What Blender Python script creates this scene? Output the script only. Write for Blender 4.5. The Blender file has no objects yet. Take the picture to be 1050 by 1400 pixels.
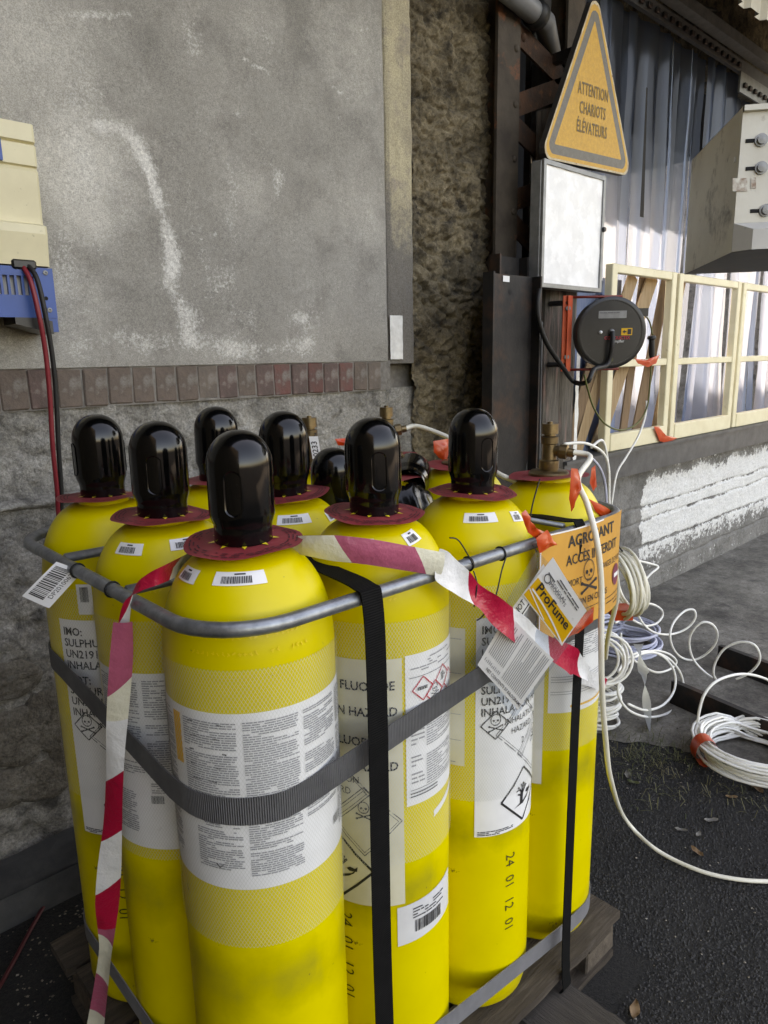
import bpy, math, random
from mathutils import Vector, Matrix, noise
random.seed(7)
S = bpy.context.scene
COL = S.collection
rad = math.radians
V = Vector

# ---------------------------------------------------------------- camera
CAMZ = 1.52
YAW, PITCH, ROLL, FPX = 0.7476, 0.2135, -0.0193, 966.2      # the wall runs along X; focal length in pixels of a 1400 high frame
cam_d = bpy.data.cameras.new('camera'); cam = bpy.data.objects.new('camera', cam_d); COL.objects.link(cam)
S.camera = cam
cam_d.sensor_fit = 'VERTICAL'; cam_d.sensor_height = 36; cam_d.lens = FPX / 1400 * 36
cam_d.clip_start = 0.02; cam_d.clip_end = 500
FW = V((math.sin(YAW), math.cos(YAW), 0)); RT = V((math.cos(YAW), -math.sin(YAW), 0)); UP = V((0, 0, 1))
ZA = FW * math.cos(PITCH) - UP * math.sin(PITCH); DN = -(FW * math.sin(PITCH) + UP * math.cos(PITCH))
cr, sr = math.cos(ROLL), math.sin(ROLL)
EX = RT * cr - DN * sr; EY = RT * sr + DN * cr               # image right / image down
R3 = Matrix((EX, -EY, -ZA)).transposed()
cam.matrix_world = Matrix.Translation((0, 0, CAMZ)) @ R3.to_4x4()
O = V((0, 0, CAMZ))
def ray(x, y):
    return ZA + EX * ((x - 525) / FPX) + EY * ((y - 700) / FPX)
def at(x, y, Y=None, X=None, Z=None, D=None):
    """world point seen at a spot of the photograph, on a given wall, side or floor plane"""
    d = ray(x, y)
    if Y is not None: t = Y / d.y
    elif X is not None: t = X / d.x
    elif Z is not None: t = (Z - CAMZ) / d.z
    else: t = D / math.hypot(d.x, d.y)
    return O + d * t

# ---------------------------------------------------------------- sky, sun, exposure
SUN_EL, SUN_AZ = 42, 14          # the sun stands behind the wall, a little to the right
w = bpy.data.worlds.new('World'); S.world = w; w.use_nodes = True
nt = w.node_tree; bg = nt.nodes['Background']
sky = nt.nodes.new('ShaderNodeTexSky'); sky.sky_type = 'NISHITA'; sky.sun_disc = False
sky.sun_elevation = rad(SUN_EL); sky.sun_rotation = rad(SUN_AZ)
sky.air_density = 1.0; sky.dust_density = 3.0; sky.ozone_density = 1.0
nt.links.new(sky.outputs[0], bg.inputs[0]); bg.inputs[1].default_value = 0.15
sl = bpy.data.lights.new('sun', 'SUN'); so = bpy.data.objects.new('sun', sl); COL.objects.link(so)
sl.energy = 2.0; sl.angle = rad(0.5); sl.color = (1, 0.96, 0.9)
sdir = V((math.sin(rad(SUN_AZ)) * math.cos(rad(SUN_EL)), math.cos(rad(SUN_AZ)) * math.cos(rad(SUN_EL)), math.sin(rad(SUN_EL))))
so.rotation_euler = sdir.to_track_quat('Z', 'Y').to_euler()
so.location = (2, 8, 8)
S.view_settings.view_transform = 'Standard'; S.view_settings.look = 'None'; S.view_settings.gamma = 1
S.view_settings.exposure = 3.0
S.view_settings.use_white_balance = True; S.view_settings.white_balance_temperature = 10500; S.view_settings.white_balance_tint = 20
S.render.engine = 'CYCLES'
S.cycles.use_denoising = True
S.cycles.max_bounces = 6; S.cycles.diffuse_bounces = 4; S.cycles.glossy_bounces = 3; S.cycles.transmission_bounces = 5; S.cycles.transparent_max_bounces = 8
S.cycles.sample_clamp_indirect = 6
S.cycles.caustics_reflective = False; S.cycles.caustics_refractive = False

# ---------------------------------------------------------------- materials
def mat(name, c1, c2=None, scale=8, rough=0.6, metal=0, bump=0.0, bscale=None, c3=None, s3=40, t3=(0.55, 0.7), rvar=0.0, detail=6, spec=0.5, coat=0, stretch=(1, 1, 1), bdist=0.01, mix=(0.35, 0.65)):
    m = bpy.data.materials.new(name); m.use_nodes = True
    n, l = m.node_tree.nodes, m.node_tree.links
    b = n['Principled BSDF']
    b.inputs['Roughness'].default_value = rough; b.inputs['Metallic'].default_value = metal
    b.inputs['Specular IOR Level'].default_value = spec
    if coat: b.inputs['Coat Weight'].default_value = coat; b.inputs['Coat Roughness'].default_value = 0.15
    tc = n.new('ShaderNodeTexCoord'); mp = n.new('ShaderNodeMapping'); mp.inputs['Scale'].default_value = stretch
    l.new(tc.outputs['Object'], mp.inputs[0])
    def nz(s, d=detail, r=0.6):
        t = n.new('ShaderNodeTexNoise'); t.inputs['Scale'].default_value = s; t.inputs['Detail'].default_value = d; t.inputs['Roughness'].default_value = r
        l.new(mp.outputs[0], t.inputs['Vector']); return t
    def ramp(src, a, z):
        r = n.new('ShaderNodeMapRange'); r.inputs[1].default_value = a; r.inputs[2].default_value = z; l.new(src, r.inputs[0]); return r.outputs[0]
    def mixc(f, a, c):
        x = n.new('ShaderNodeMix'); x.data_type = 'RGBA'; l.new(f, x.inputs[0])
        for s, v in ((6, a), (7, c)):
            if isinstance(v, tuple): x.inputs[s].default_value = (*v, 1)
            else: l.new(v, x.inputs[s])
        return x.outputs[2]
    col = c1
    if c2:
        t = nz(scale); col = mixc(ramp(t.outputs[0], *mix), c1, c2)
        if rvar: l.new(ramp_out(n, l, t.outputs[0], rough - rvar, rough + rvar), b.inputs['Roughness'])
    if c3:
        t = nz(s3); col = mixc(ramp(t.outputs[0], *t3), col, c3)
    if isinstance(col, tuple): b.inputs['Base Color'].default_value = (*col, 1)
    else: l.new(col, b.inputs['Base Color'])
    if bump:
        t = nz(bscale or scale * 4, 8, 0.65); bp = n.new('ShaderNodeBump'); bp.inputs['Strength'].default_value = bump; bp.inputs['Distance'].default_value = bdist
        l.new(t.outputs[0], bp.inputs['Height']); l.new(bp.outputs[0], b.inputs['Normal'])
    m['_col'] = 0
    M[name] = m
    HELP[name] = (n, l, b, mp, nz, ramp, mixc, col)
    return m
def ramp_out(n, l, src, a, z):
    r = n.new('ShaderNodeMapRange'); r.inputs[1].default_value = 0.3; r.inputs[2].default_value = 0.7; r.inputs[3].default_value = a; r.inputs[4].default_value = z
    l.new(src, r.inputs[0]); return r.outputs[0]
M, HELP = {}, {}
def over_attr(name, attr, colour, nscale=60, lo=0.25, hi=0.45, detail=8, nmix=0.6):
    """paint a stain of its own shape: attribute mask broken up by fine noise"""
    n, l, b, mp, nz, ramp, mixc, col = HELP[name]
    at_ = n.new('ShaderNodeAttribute'); at_.attribute_name = attr
    t = nz(nscale, detail, 0.75)
    m1 = n.new('ShaderNodeMath'); m1.operation = 'SUBTRACT'; l.new(t.outputs[0], m1.inputs[0]); m1.inputs[1].default_value = 0.5
    m2 = n.new('ShaderNodeMath'); m2.operation = 'MULTIPLY'; l.new(m1.outputs[0], m2.inputs[0]); m2.inputs[1].default_value = nmix * 2
    m3 = n.new('ShaderNodeMath'); m3.operation = 'ADD'; l.new(at_.outputs['Fac'], m3.inputs[0]); l.new(m2.outputs[0], m3.inputs[1])
    f = ramp(m3.outputs[0], lo, hi)
    c = mixc(f, col if not isinstance(col, tuple) else col, colour)
    l.new(c, b.inputs['Base Color'])
    HELP[name] = (n, l, b, mp, nz, ramp, mixc, c)

def grain(name, scale, lo, hi, detail=3):
    """fine light and dark grain of the material itself"""
    n, l, b, mp, nz, ramp, mixc, col = HELP[name]
    t = nz(scale, detail, 0.8); r = n.new('ShaderNodeMapRange'); r.inputs[1].default_value = 0.3; r.inputs[2].default_value = 0.7; r.inputs[3].default_value = lo; r.inputs[4].default_value = hi
    l.new(t.outputs[0], r.inputs[0])
    m = n.new('ShaderNodeVectorMath'); m.operation = 'SCALE'; l.new(col, m.inputs[0]); l.new(r.outputs[0], m.inputs['Scale']); l.new(m.outputs[0], b.inputs['Base Color'])
    HELP[name] = (n, l, b, mp, nz, ramp, mixc, m.outputs[0])

mat('asphalt', (0.006, 0.0057, 0.005), (0.02, 0.0185, 0.016), 90, 0.9, bump=1.0, bscale=140, c3=(0.036, 0.034, 0.031), s3=5, t3=(0.5, 0.85), bdist=0.02)
mat('concrete', (0.085, 0.077, 0.064), (0.19, 0.176, 0.15), 3.0, 0.85, bump=0.35, bscale=60, c3=(0.045, 0.041, 0.035), s3=4, t3=(0.55, 0.72))
mat('gravel', (0.004, 0.004, 0.004), (0.030, 0.028, 0.0255), 120, 0.7)
mat('pale_grit', (0.30, 0.28, 0.24), (0.15, 0.12, 0.09), 40, 0.8)
mat('debris', (0.25, 0.23, 0.2), (0.08, 0.06, 0.045), 20, 0.9)
mat('render', (0.232, 0.219, 0.193), (0.315, 0.298, 0.265), 2.2, 0.93, bump=0.35, bscale=170, c3=(0.19, 0.177, 0.158), s3=7, t3=(0.5, 0.75), bdist=0.004)
over_attr('render', 'pale', (0.47, 0.45, 0.405), 12, 0.2, 0.9, 10, 0.5)
over_attr('render', 'stain', (0.60, 0.585, 0.545), 110, 0.5, 0.95, 10, 0.9)
grain('render', 300, 0.62, 1.38); grain('render', 70, 0.85, 1.15)
mat('render_cream', (0.45, 0.39, 0.26), (0.30, 0.26, 0.185), 6, 0.93, bump=0.5, bscale=120, c3=(0.28, 0.24, 0.19), s3=16, t3=(0.52, 0.7), bdist=0.006)
over_attr('render_cream', 'low_tone', (0.16, 0.145, 0.125), 30, 0.35, 0.75, 8, 0.5)
grain('render_cream', 200, 0.6, 1.4)
mat('whitewash', (0.85, 0.84, 0.80), (0.66, 0.65, 0.61), 25, 0.9, bump=0.4, bscale=90, bdist=0.004)
mat('rubble', (0.10, 0.078, 0.048), (0.235, 0.187, 0.118), 7, 0.95, bump=0.9, bscale=45, c3=(0.03, 0.024, 0.017), s3=13, t3=(0.5, 0.68), bdist=0.02)
mat('roughcast', (0.18, 0.168, 0.147), (0.38, 0.36, 0.322), 7, 0.95, bump=1.0, bscale=22, c3=(0.09, 0.084, 0.075), s3=12, t3=(0.56, 0.7), bdist=0.03)
grain('roughcast', 110, 0.55, 1.45); grain('rubble', 90, 0.5, 1.5); grain('concrete', 120, 0.65, 1.35); grain('concrete', 14, 0.6, 1.4); grain('asphalt', 220, 0.25, 1.6)
mat('stone', (0.19, 0.17, 0.14), (0.11, 0.095, 0.075), 14, 0.92, bump=0.8, bscale=50, c3=(0.16, 0.15, 0.13), s3=30, t3=(0.55, 0.75), bdist=0.015)
grain('stone', 100, 0.5, 1.5)
mat('mortar', (0.24, 0.22, 0.195), (0.15, 0.137, 0.12), 30, 0.95, bump=0.6, bscale=90)
BR = []
for i, (a, b_) in enumerate([((0.15, 0.112, 0.090), (0.10, 0.078, 0.064)), ((0.13, 0.106, 0.088), (0.17, 0.132, 0.107)), ((0.145, 0.062, 0.052), (0.10, 0.066, 0.056)), ((0.10, 0.072, 0.062), (0.145, 0.09, 0.078)), ((0.165, 0.068, 0.057), (0.12, 0.085, 0.073))]):
    BR.append(mat('brick_%d' % i, a, b_, 22, 0.9, bump=0.6, bscale=80, c3=(0.24, 0.215, 0.19), s3=20, t3=(0.52, 0.70), bdist=0.006))
mat('yellow', (0.74, 0.60, 0.008), (0.68, 0.54, 0.007), 5, 0.36, bump=0.05, bscale=300, c3=(0.54, 0.43, 0.012), s3=2.6, t3=(0.55, 0.85), spec=0.4, bdist=0.002)
over_attr('yellow', 'grime', (0.23, 0.20, 0.02), 14, 0.35, 1.5, 8, 0.35)
n_, l_, b_, mp_, nz_, ramp_, mixc_, col_ = HELP['yellow']
col_ = mixc_(ramp_(nz_(16, 14, 0.72).outputs[0], 0.655, 0.68), col_, (0.22, 0.17, 0.02))
col_ = mixc_(ramp_(nz_(55, 10, 0.7).outputs[0], 0.675, 0.70), col_, (0.12, 0.095, 0.03)); l_.new(col_, b_.inputs['Base Color'])
l_.new(ramp_out(n_, l_, nz_(6).outputs[0], 0.28, 0.5), b_.inputs['Roughness'])
mat('yellow_stamp', (0.80, 0.62, 0.03), None, rough=0.3)
mat('cap', (0.0012, 0.0012, 0.0012), (0.0025, 0.0025, 0.0025), 40, 0.10, c3=(0.02, 0.02, 0.02), s3=190, t3=(0.66, 0.76), spec=0.42)
n_, l_, b_, mp_, nz_, ramp_, mixc_, col_ = HELP['cap']
r1_ = ramp_out(n_, l_, nz_(14, 10, 0.75).outputs[0], 0.03, 0.22); l_.new(r1_, b_.inputs['Roughness'])
col_ = mixc_(ramp_(nz_(34, 12, 0.8).outputs[0], 0.62, 0.78), col_, (0.022, 0.022, 0.021)); l_.new(col_, b_.inputs['Base Color'])
mat('disc', (0.30, 0.032, 0.036), (0.24, 0.026, 0.032), 18, 0.55, c3=(0.34, 0.05, 0.06), s3=60, t3=(0.6, 0.75))
mat('disc_print', (0.05, 0.012, 0.016), None, rough=0.6)
mat('paper', (0.82, 0.82, 0.81), (0.75, 0.75, 0.74), 12, 0.5, c3=(0.55, 0.54, 0.52), s3=30, t3=(0.66, 0.8))
mat('paper_cream', (0.72, 0.69, 0.56), (0.62, 0.58, 0.42), 8, 0.5)
mat('paper_grey', (0.70, 0.70, 0.70), (0.62, 0.62, 0.62), 14, 0.5)
mat('ink', (0.018, 0.018, 0.02), None, rough=0.55)
mat('ink_soft', (0.29, 0.29, 0.30), None, rough=0.6)
mat('ink_mid', (0.075, 0.075, 0.08), None, rough=0.6)
mat('ink_red', (0.55, 0.015, 0.04), None, rough=0.5)
mat('ink_stencil', (0.03, 0.028, 0.01), None, rough=0.6)
mat('net', (0.60, 0.61, 0.57), None, rough=0.35)
mat('galv', (0.33, 0.35, 0.365), (0.20, 0.215, 0.23), 45, 0.42, metal=0.75, bump=0.15, bscale=120, c3=(0.11, 0.115, 0.12), s3=16, t3=(0.55, 0.75), bdist=0.003)
mat('steel_dark', (0.012, 0.011, 0.0105), (0.024, 0.021, 0.020), 14, 0.6, metal=0.4, bump=0.3, bscale=60, c3=(0.06, 0.026, 0.014), s3=7, t3=(0.50, 0.70), bdist=0.004)
mat('steel_grey', (0.062, 0.063, 0.064), (0.10, 0.10, 0.10), 10, 0.55, metal=0.3, bump=0.25, bscale=50, c3=(0.05, 0.05, 0.05), s3=7, t3=(0.55, 0.75), bdist=0.004)
mat('rust', (0.085, 0.036, 0.018), (0.035, 0.022, 0.016), 10, 0.9, bump=0.8, bscale=55, c3=(0.19, 0.075, 0.03), s3=22, t3=(0.58, 0.72), bdist=0.008)
mat('rust_plate', (0.075, 0.058, 0.042), (0.036, 0.026, 0.019), 7, 0.85, bump=0.6, bscale=45, c3=(0.21, 0.075, 0.035), s3=9, t3=(0.60, 0.72), bdist=0.006)
mat('dark', (0.008, 0.008, 0.008), (0.015, 0.014, 0.013), 6, 0.9)
mat('timber_grey', (0.15, 0.132, 0.11), (0.065, 0.054, 0.043), 9, 0.85, bump=0.7, bscale=26, stretch=(9, 9, 1), c3=(0.24, 0.15, 0.125), s3=4, t3=(0.55, 0.7), bdist=0.01)
mat('timber_tan', (0.38, 0.26, 0.145), (0.27, 0.175, 0.09), 7, 0.8, bump=0.4, bscale=26, stretch=(9, 9, 1), c3=(0.15, 0.09, 0.05), s3=3, t3=(0.6, 0.75), bdist=0.006)
mat('timber_brown', (0.21, 0.13, 0.07), (0.14, 0.085, 0.045), 7, 0.8, bump=0.4, bscale=26, stretch=(9, 9, 1), bdist=0.006)
mat('timber_blue', (0.10, 0.15, 0.26), (0.16, 0.20, 0.29), 9, 0.7, bump=0.3, bscale=26, stretch=(9, 9, 1))
mat('pallet_wood', (0.085, 0.063, 0.044), (0.042, 0.030, 0.020), 8, 0.88, bump=0.8, bscale=28, stretch=(1, 9, 9), c3=(0.14, 0.112, 0.084), s3=5, t3=(0.55, 0.72), bdist=0.01)
mat('pallet_dark', (0.035, 0.029, 0.024), (0.06, 0.05, 0.042), 8, 0.9, bump=0.8, bscale=28, stretch=(9, 1, 9), bdist=0.01)
mat('end_grain', (0.13, 0.10, 0.073), (0.07, 0.052, 0.036), 30, 0.9, bump=0.6, bscale=50)
mat('cream_paint', (0.72, 0.66, 0.46), (0.64, 0.57, 0.38), 7, 0.45, c3=(0.42, 0.35, 0.2), s3=24, t3=(0.64, 0.76), bump=0.1, bscale=60)
mat('cabinet_cream', (0.70, 0.63, 0.42), (0.62, 0.55, 0.36), 6, 0.42, c3=(0.40, 0.35, 0.21), s3=90, t3=(0.66, 0.76))
mat('cabinet_blue', (0.008, 0.075, 0.30), (0.007, 0.06, 0.24), 9, 0.4, c3=(0.06, 0.09, 0.2), s3=70, t3=(0.66, 0.78))
mat('machine_paint', (0.66, 0.64, 0.56), (0.54, 0.51, 0.43), 5, 0.5, c3=(0.27, 0.23, 0.18), s3=18, t3=(0.63, 0.74), bump=0.12, bscale=40)
over_attr('machine_paint', 'grime', (0.10, 0.08, 0.055), 16, 0.45, 0.8, 10, 0.8)
mat('machine_grey', (0.55, 0.54, 0.50), (0.46, 0.45, 0.42), 6, 0.5, c3=(0.2, 0.19, 0.17), s3=16, t3=(0.64, 0.76))
mat('sign_yellow', (0.60, 0.32, 0.04), (0.50, 0.26, 0.035), 60, 0.6, c3=(0.66, 0.42, 0.13), s3=260, t3=(0.58, 0.70))
mat('sign_edge', (0.55, 0.48, 0.33), (0.36, 0.25, 0.14), 20, 0.6, c3=(0.16, 0.06, 0.025), s3=45, t3=(0.60, 0.68))
mat('sign_band', (0.12, 0.108, 0.088), (0.15, 0.137, 0.112), 40, 0.6, c3=(0.3, 0.27, 0.2), s3=200, t3=(0.63, 0.72))
mat('sign_text', (0.13, 0.10, 0.055), (0.20, 0.13, 0.05), 60, 0.7)
mat('sign_back', (0.02, 0.018, 0.016), (0.035, 0.03, 0.026), 14, 0.7)
mat('panel_white', (0.84, 0.84, 0.83), (0.74, 0.74, 0.73), 11, 0.5, c3=(0.88, 0.88, 0.87), s3=17, t3=(0.5, 0.62), bump=0.15, bscale=22)
mat('alu', (0.24, 0.245, 0.245), (0.17, 0.175, 0.175), 20, 0.45, metal=0.4)
mat('pvc_grey', (0.19, 0.195, 0.20), (0.14, 0.142, 0.145), 6, 0.45, c3=(0.14, 0.13, 0.12), s3=8, t3=(0.6, 0.75))
mat('plastic_black', (0.007, 0.007, 0.0075), (0.012, 0.012, 0.012), 20, 0.36, c3=(0.06, 0.06, 0.06), s3=70, t3=(0.66, 0.76))
mat('rubber', (0.006, 0.006, 0.006), None, rough=0.55)
mat('film_black', (0.003, 0.003, 0.003), None, rough=0.2, spec=0.35)
mat('orange', (0.72, 0.09, 0.015), (0.6, 0.065, 0.012), 15, 0.45)
mat('bracket_red', (0.20, 0.02, 0.012), None, rough=0.5)
mat('orange_tape', (0.50, 0.035, 0.006), (0.58, 0.07, 0.012), 20, 0.3)
mat('yellow_print', (0.80, 0.42, 0.01), None, rough=0.5)
mat('green_cable', (0.09, 0.10, 0.02), None, rough=0.5)
mat('hose_white', (0.80, 0.77, 0.67), (0.73, 0.70, 0.58), 10, 0.38)
mat('hose_pale', (0.84, 0.83, 0.79), (0.77, 0.76, 0.70), 8, 0.38)
mat('hose_blue', (0.52, 0.54, 0.66), (0.45, 0.47, 0.58), 8, 0.4)
mat('brass', (0.27, 0.19, 0.095), (0.13, 0.095, 0.055), 40, 0.35, metal=0.85)
mat('strap_grey', (0.10, 0.10, 0.102), (0.14, 0.14, 0.142), 18, 0.75, c3=(0.05, 0.05, 0.05), s3=9, t3=(0.55, 0.75))
mat('strap_pale', (0.17, 0.17, 0.18), (0.22, 0.22, 0.23), 18, 0.7)
mat('strap_black', (0.0022, 0.0022, 0.0022), (0.004, 0.004, 0.004), 30, 0.8, spec=0.15)
def ribs(name, attr, period, strength, dist=0.002):
    n, l, b = HELP[name][:3]
    a = n.new('ShaderNodeAttribute'); a.attribute_name = attr
    sx = n.new('ShaderNodeSeparateXYZ'); l.new(a.outputs['Vector'], sx.inputs[0])
    mm = n.new('ShaderNodeMath'); mm.operation = 'MULTIPLY'; l.new(sx.outputs[0], mm.inputs[0]); mm.inputs[1].default_value = 2 * math.pi / period
    s = n.new('ShaderNodeMath'); s.operation = 'SINE'; l.new(mm.outputs[0], s.inputs[0])
    bp = n.new('ShaderNodeBump'); bp.inputs['Strength'].default_value = strength; bp.inputs['Distance'].default_value = dist
    l.new(s.outputs[0], bp.inputs['Height']); l.new(bp.outputs[0], b.inputs['Normal'])
ribs('strap_grey', 'lw', 0.0035, 0.8); ribs('strap_pale', 'lw', 0.0035, 0.6); ribs('strap_black', 'lw', 0.004, 0.3)
def tape_mat(name, red, white, rough=0.28):
    m = mat(name, white, None, rough=rough)
    n, l, b, mp, nz, ramp, mixc, col = HELP[name]
    a = n.new('ShaderNodeAttribute'); a.attribute_name = 'lw'
    sx = n.new('ShaderNodeSeparateXYZ'); l.new(a.outputs['Vector'], sx.inputs[0])
    k = n.new('ShaderNodeMath'); k.operation = 'MULTIPLY_ADD'; l.new(sx.outputs[1], k.inputs[0]); k.inputs[1].default_value = 0.032; l.new(sx.outputs[0], k.inputs[2])
    d = n.new('ShaderNodeMath'); d.operation = 'DIVIDE'; l.new(k.outputs[0], d.inputs[0]); d.inputs[1].default_value = 0.27
    fr = n.new('ShaderNodeMath'); fr.operation = 'FRACT'; l.new(d.outputs[0], fr.inputs[0])
    g = n.new('ShaderNodeMath'); g.operation = 'GREATER_THAN'; l.new(fr.outputs[0], g.inputs[0]); g.inputs[1].default_value = 0.5
    l.new(mixc(g.outputs[0], white, red), b.inputs['Base Color'])
    t = nz(28, 4); bp = n.new('ShaderNodeBump'); bp.inputs['Strength'].default_value = 0.5; bp.inputs['Distance'].default_value = 0.01
    l.new(t.outputs[0], bp.inputs['Height']); l.new(bp.outputs[0], b.inputs['Normal'])
tape_mat('tape', (0.46, 0.010, 0.04), (0.74, 0.74, 0.73))
tape_mat('tape_back', (0.46, 0.10, 0.165), (0.72, 0.69, 0.55), 0.35)
def strip_mat(name, tcol, tw, dw, gw, trw):
    m = bpy.data.materials.new(name); m.use_nodes = True; M[name] = m
    n, l = m.node_tree.nodes, m.node_tree.links
    n.remove(n['Principled BSDF'])
    out = n['Material Output']
    tr = n.new('ShaderNodeBsdfTranslucent'); tr.inputs[0].default_value = (*tcol, 1)
    df = n.new('ShaderNodeBsdfDiffuse'); df.inputs[0].default_value = (0.45, 0.48, 0.54, 1)
    gl = n.new('ShaderNodeBsdfGlossy'); gl.inputs[0].default_value = (0.9, 0.9, 0.9, 1); gl.inputs['Roughness'].default_value = 0.16
    tp = n.new('ShaderNodeBsdfTransparent'); tp.inputs[0].default_value = (0.8, 0.86, 0.93, 1) if 'strip' not in name else (0.55, 0.60, 0.67, 1)
    tot = tw
    cur = tr.outputs[0]
    for sh, wgt in ((df, dw), (gl, gw), (tp, trw)):
        tot += wgt
        mx = n.new('ShaderNodeMixShader'); mx.inputs[0].default_value = wgt / tot
        l.new(cur, mx.inputs[1]); l.new(sh.outputs[0], mx.inputs[2]); cur = mx.outputs[0]
    l.new(cur, out.inputs[0])
strip_mat('pvc_strip_a', (0.41, 0.52, 0.71), 0.34, 0.02, 0.022, 0.6)
strip_mat('pvc_strip_b', (0.31, 0.40, 0.56), 0.32, 0.015, 0.03, 0.62)
strip_mat('pvc_strip_c', (0.47, 0.57, 0.74), 0.38, 0.03, 0.022, 0.55)
strip_mat('clear_sleeve', (0.8, 0.8, 0.8), 0.08, 0.04, 0.08, 0.8)
strip_mat('milky_film', (0.75, 0.74, 0.62), 0.5, 0.3, 0.06, 0.14)

# ---------------------------------------------------------------- mesh builder
class MB:
    def __init__(s): s.v, s.f, s.mi, s.lw, s.at = [], [], [], None, {}
    def add(s, vs, fs, m=0, lw=None):
        o = len(s.v); s.v += [tuple(v) for v in vs]; s.f += [tuple(i + o for i in f) for f in fs]; s.mi += [m] * len(fs)
        if lw is not None:
            if s.lw is None: s.lw = []
            s.lw += [(0, 0, 0)] * (o - len(s.lw)) + list(lw)
        return o
    def obox(s, c, a, b, d, m=0):
        c, a, b, d = V(c), V(a), V(b), V(d)
        vs = [c + a * i + b * j + d * k for k in (-1, 1) for j in (-1, 1) for i in (-1, 1)]
        s.add(vs, [(0, 2, 3, 1), (4, 5, 7, 6), (0, 1, 5, 4), (2, 6, 7, 3), (0, 4, 6, 2), (1, 3, 7, 5)], m)
    def box(s, x0, x1, y0, y1, z0, z1, m=0):
        s.obox(((x0 + x1) / 2, (y0 + y1) / 2, (z0 + z1) / 2), ((x1 - x0) / 2, 0, 0), (0, (y1 - y0) / 2, 0), (0, 0, (z1 - z0) / 2), m)
    def cbox(s, x0, x1, y0, y1, z0, z1, e=0.004, m=0, jit=0.0):
        """box with chamfered edges and slightly uneven corners"""
        bm = []
        X, Y, Z = (x0, x1), (y0, y1), (z0, z1)
        vs = []; idx = {}
        for i in (0, 1):
            for j in (0, 1):
                for k in (0, 1):
                    sx, sy, sz = 1 - 2 * i, 1 - 2 * j, 1 - 2 * k
                    q = V((random.uniform(-jit, jit), random.uniform(-jit, jit), random.uniform(-jit, jit)))
                    for ax in range(3):
                        p = V((X[i], Y[j], Z[k])) + q
                        for a2, sg in enumerate((sx, sy, sz)):
                            if a2 != ax: p[a2] += sg * e
                        idx[(i, j, k, ax)] = len(vs); vs.append(p)
        fs = []
        for ax in range(3):
            o1, o2 = [a for a in range(3) if a != ax]
            for sd in (0, 1):
                ring = []
                for a, b in ((0, 0), (1, 0), (1, 1), (0, 1)):
                    t = [0, 0, 0]; t[ax] = sd; t[o1] = a; t[o2] = b; ring.append(idx[(*t, ax)])
                fs.append(tuple(ring))
        for ax in range(3):
            o1, o2 = [a for a in range(3) if a != ax]
            for a in (0, 1):
                for b in (0, 1):
                    e_ = []
                    for sd in (0, 1):
                        t = [0, 0, 0]; t[ax] = sd; t[o1] = a; t[o2] = b; e_.append(t)
                    fs.append((idx[(*e_[0], o1)], idx[(*e_[1], o1)], idx[(*e_[1], o2)], idx[(*e_[0], o2)]))
        for i in (0, 1):
            for j in (0, 1):
                for k in (0, 1): fs.append(tuple(idx[(i, j, k, a)] for a in range(3)))
        s.add(vs, fs, m)
    def tube(s, pts, r, n=8, closed=False, m=0, caps=True):
        pts = [V(p) for p in pts]; N = len(pts); vs = []; lw = []
        up = None; L = 0
        for i, p in enumerate(pts):
            a = pts[(i - 1) % N] if (closed or i) else p; b = pts[(i + 1) % N] if (closed or i < N - 1) else p
            t = (b - a).normalized() if (b - a).length > 1e-9 else V((0, 0, 1))
            if up is None: up = t.orthogonal()
            up = (up - t * up.dot(t)); up = up.normalized() if up.length > 1e-6 else t.orthogonal()
            sd = t.cross(up); rr = r[i] if isinstance(r, (list, tuple)) else r
            if i: L += (p - pts[i - 1]).length
            for k in range(n):
                th = 2 * math.pi * k / n; vs.append(p + (up * math.cos(th) + sd * math.sin(th)) * rr); lw.append((L, k / n, 0))
        fs = []
        for i in range(N if closed else N - 1):
            j = (i + 1) % N
            for k in range(n): fs.append((i * n + k, i * n + (k + 1) % n, j * n + (k + 1) % n, j * n + k))
        if caps and not closed: fs.append(tuple(reversed(range(n)))); fs.append(tuple((N - 1) * n + k for k in range(n)))
        s.add(vs, fs, m)
    def lathe(s, prof, n=32, c=(0, 0, 0), axis=None, m=0, cap=(False, False)):
        c = V(c)
        if axis is None: ax, u, w_ = V((0, 0, 1)), V((1, 0, 0)), V((0, 1, 0))
        else:
            ax = V(axis).normalized(); u = ax.orthogonal().normalized(); w_ = ax.cross(u)
        vs = [c + ax * z + (u * math.cos(2 * math.pi * k / n) + w_ * math.sin(2 * math.pi * k / n)) * r for r, z in prof for k in range(n)]
        fs = [(i * n + k, i * n + (k + 1) % n, (i + 1) * n + (k + 1) % n, (i + 1) * n + k) for i in range(len(prof) - 1) for k in range(n)]
        if cap[0]: fs.append(tuple(reversed(range(n))))
        if cap[1]: fs.append(tuple((len(prof) - 1) * n + k for k in range(n)))
        s.add(vs, fs, m)
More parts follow.
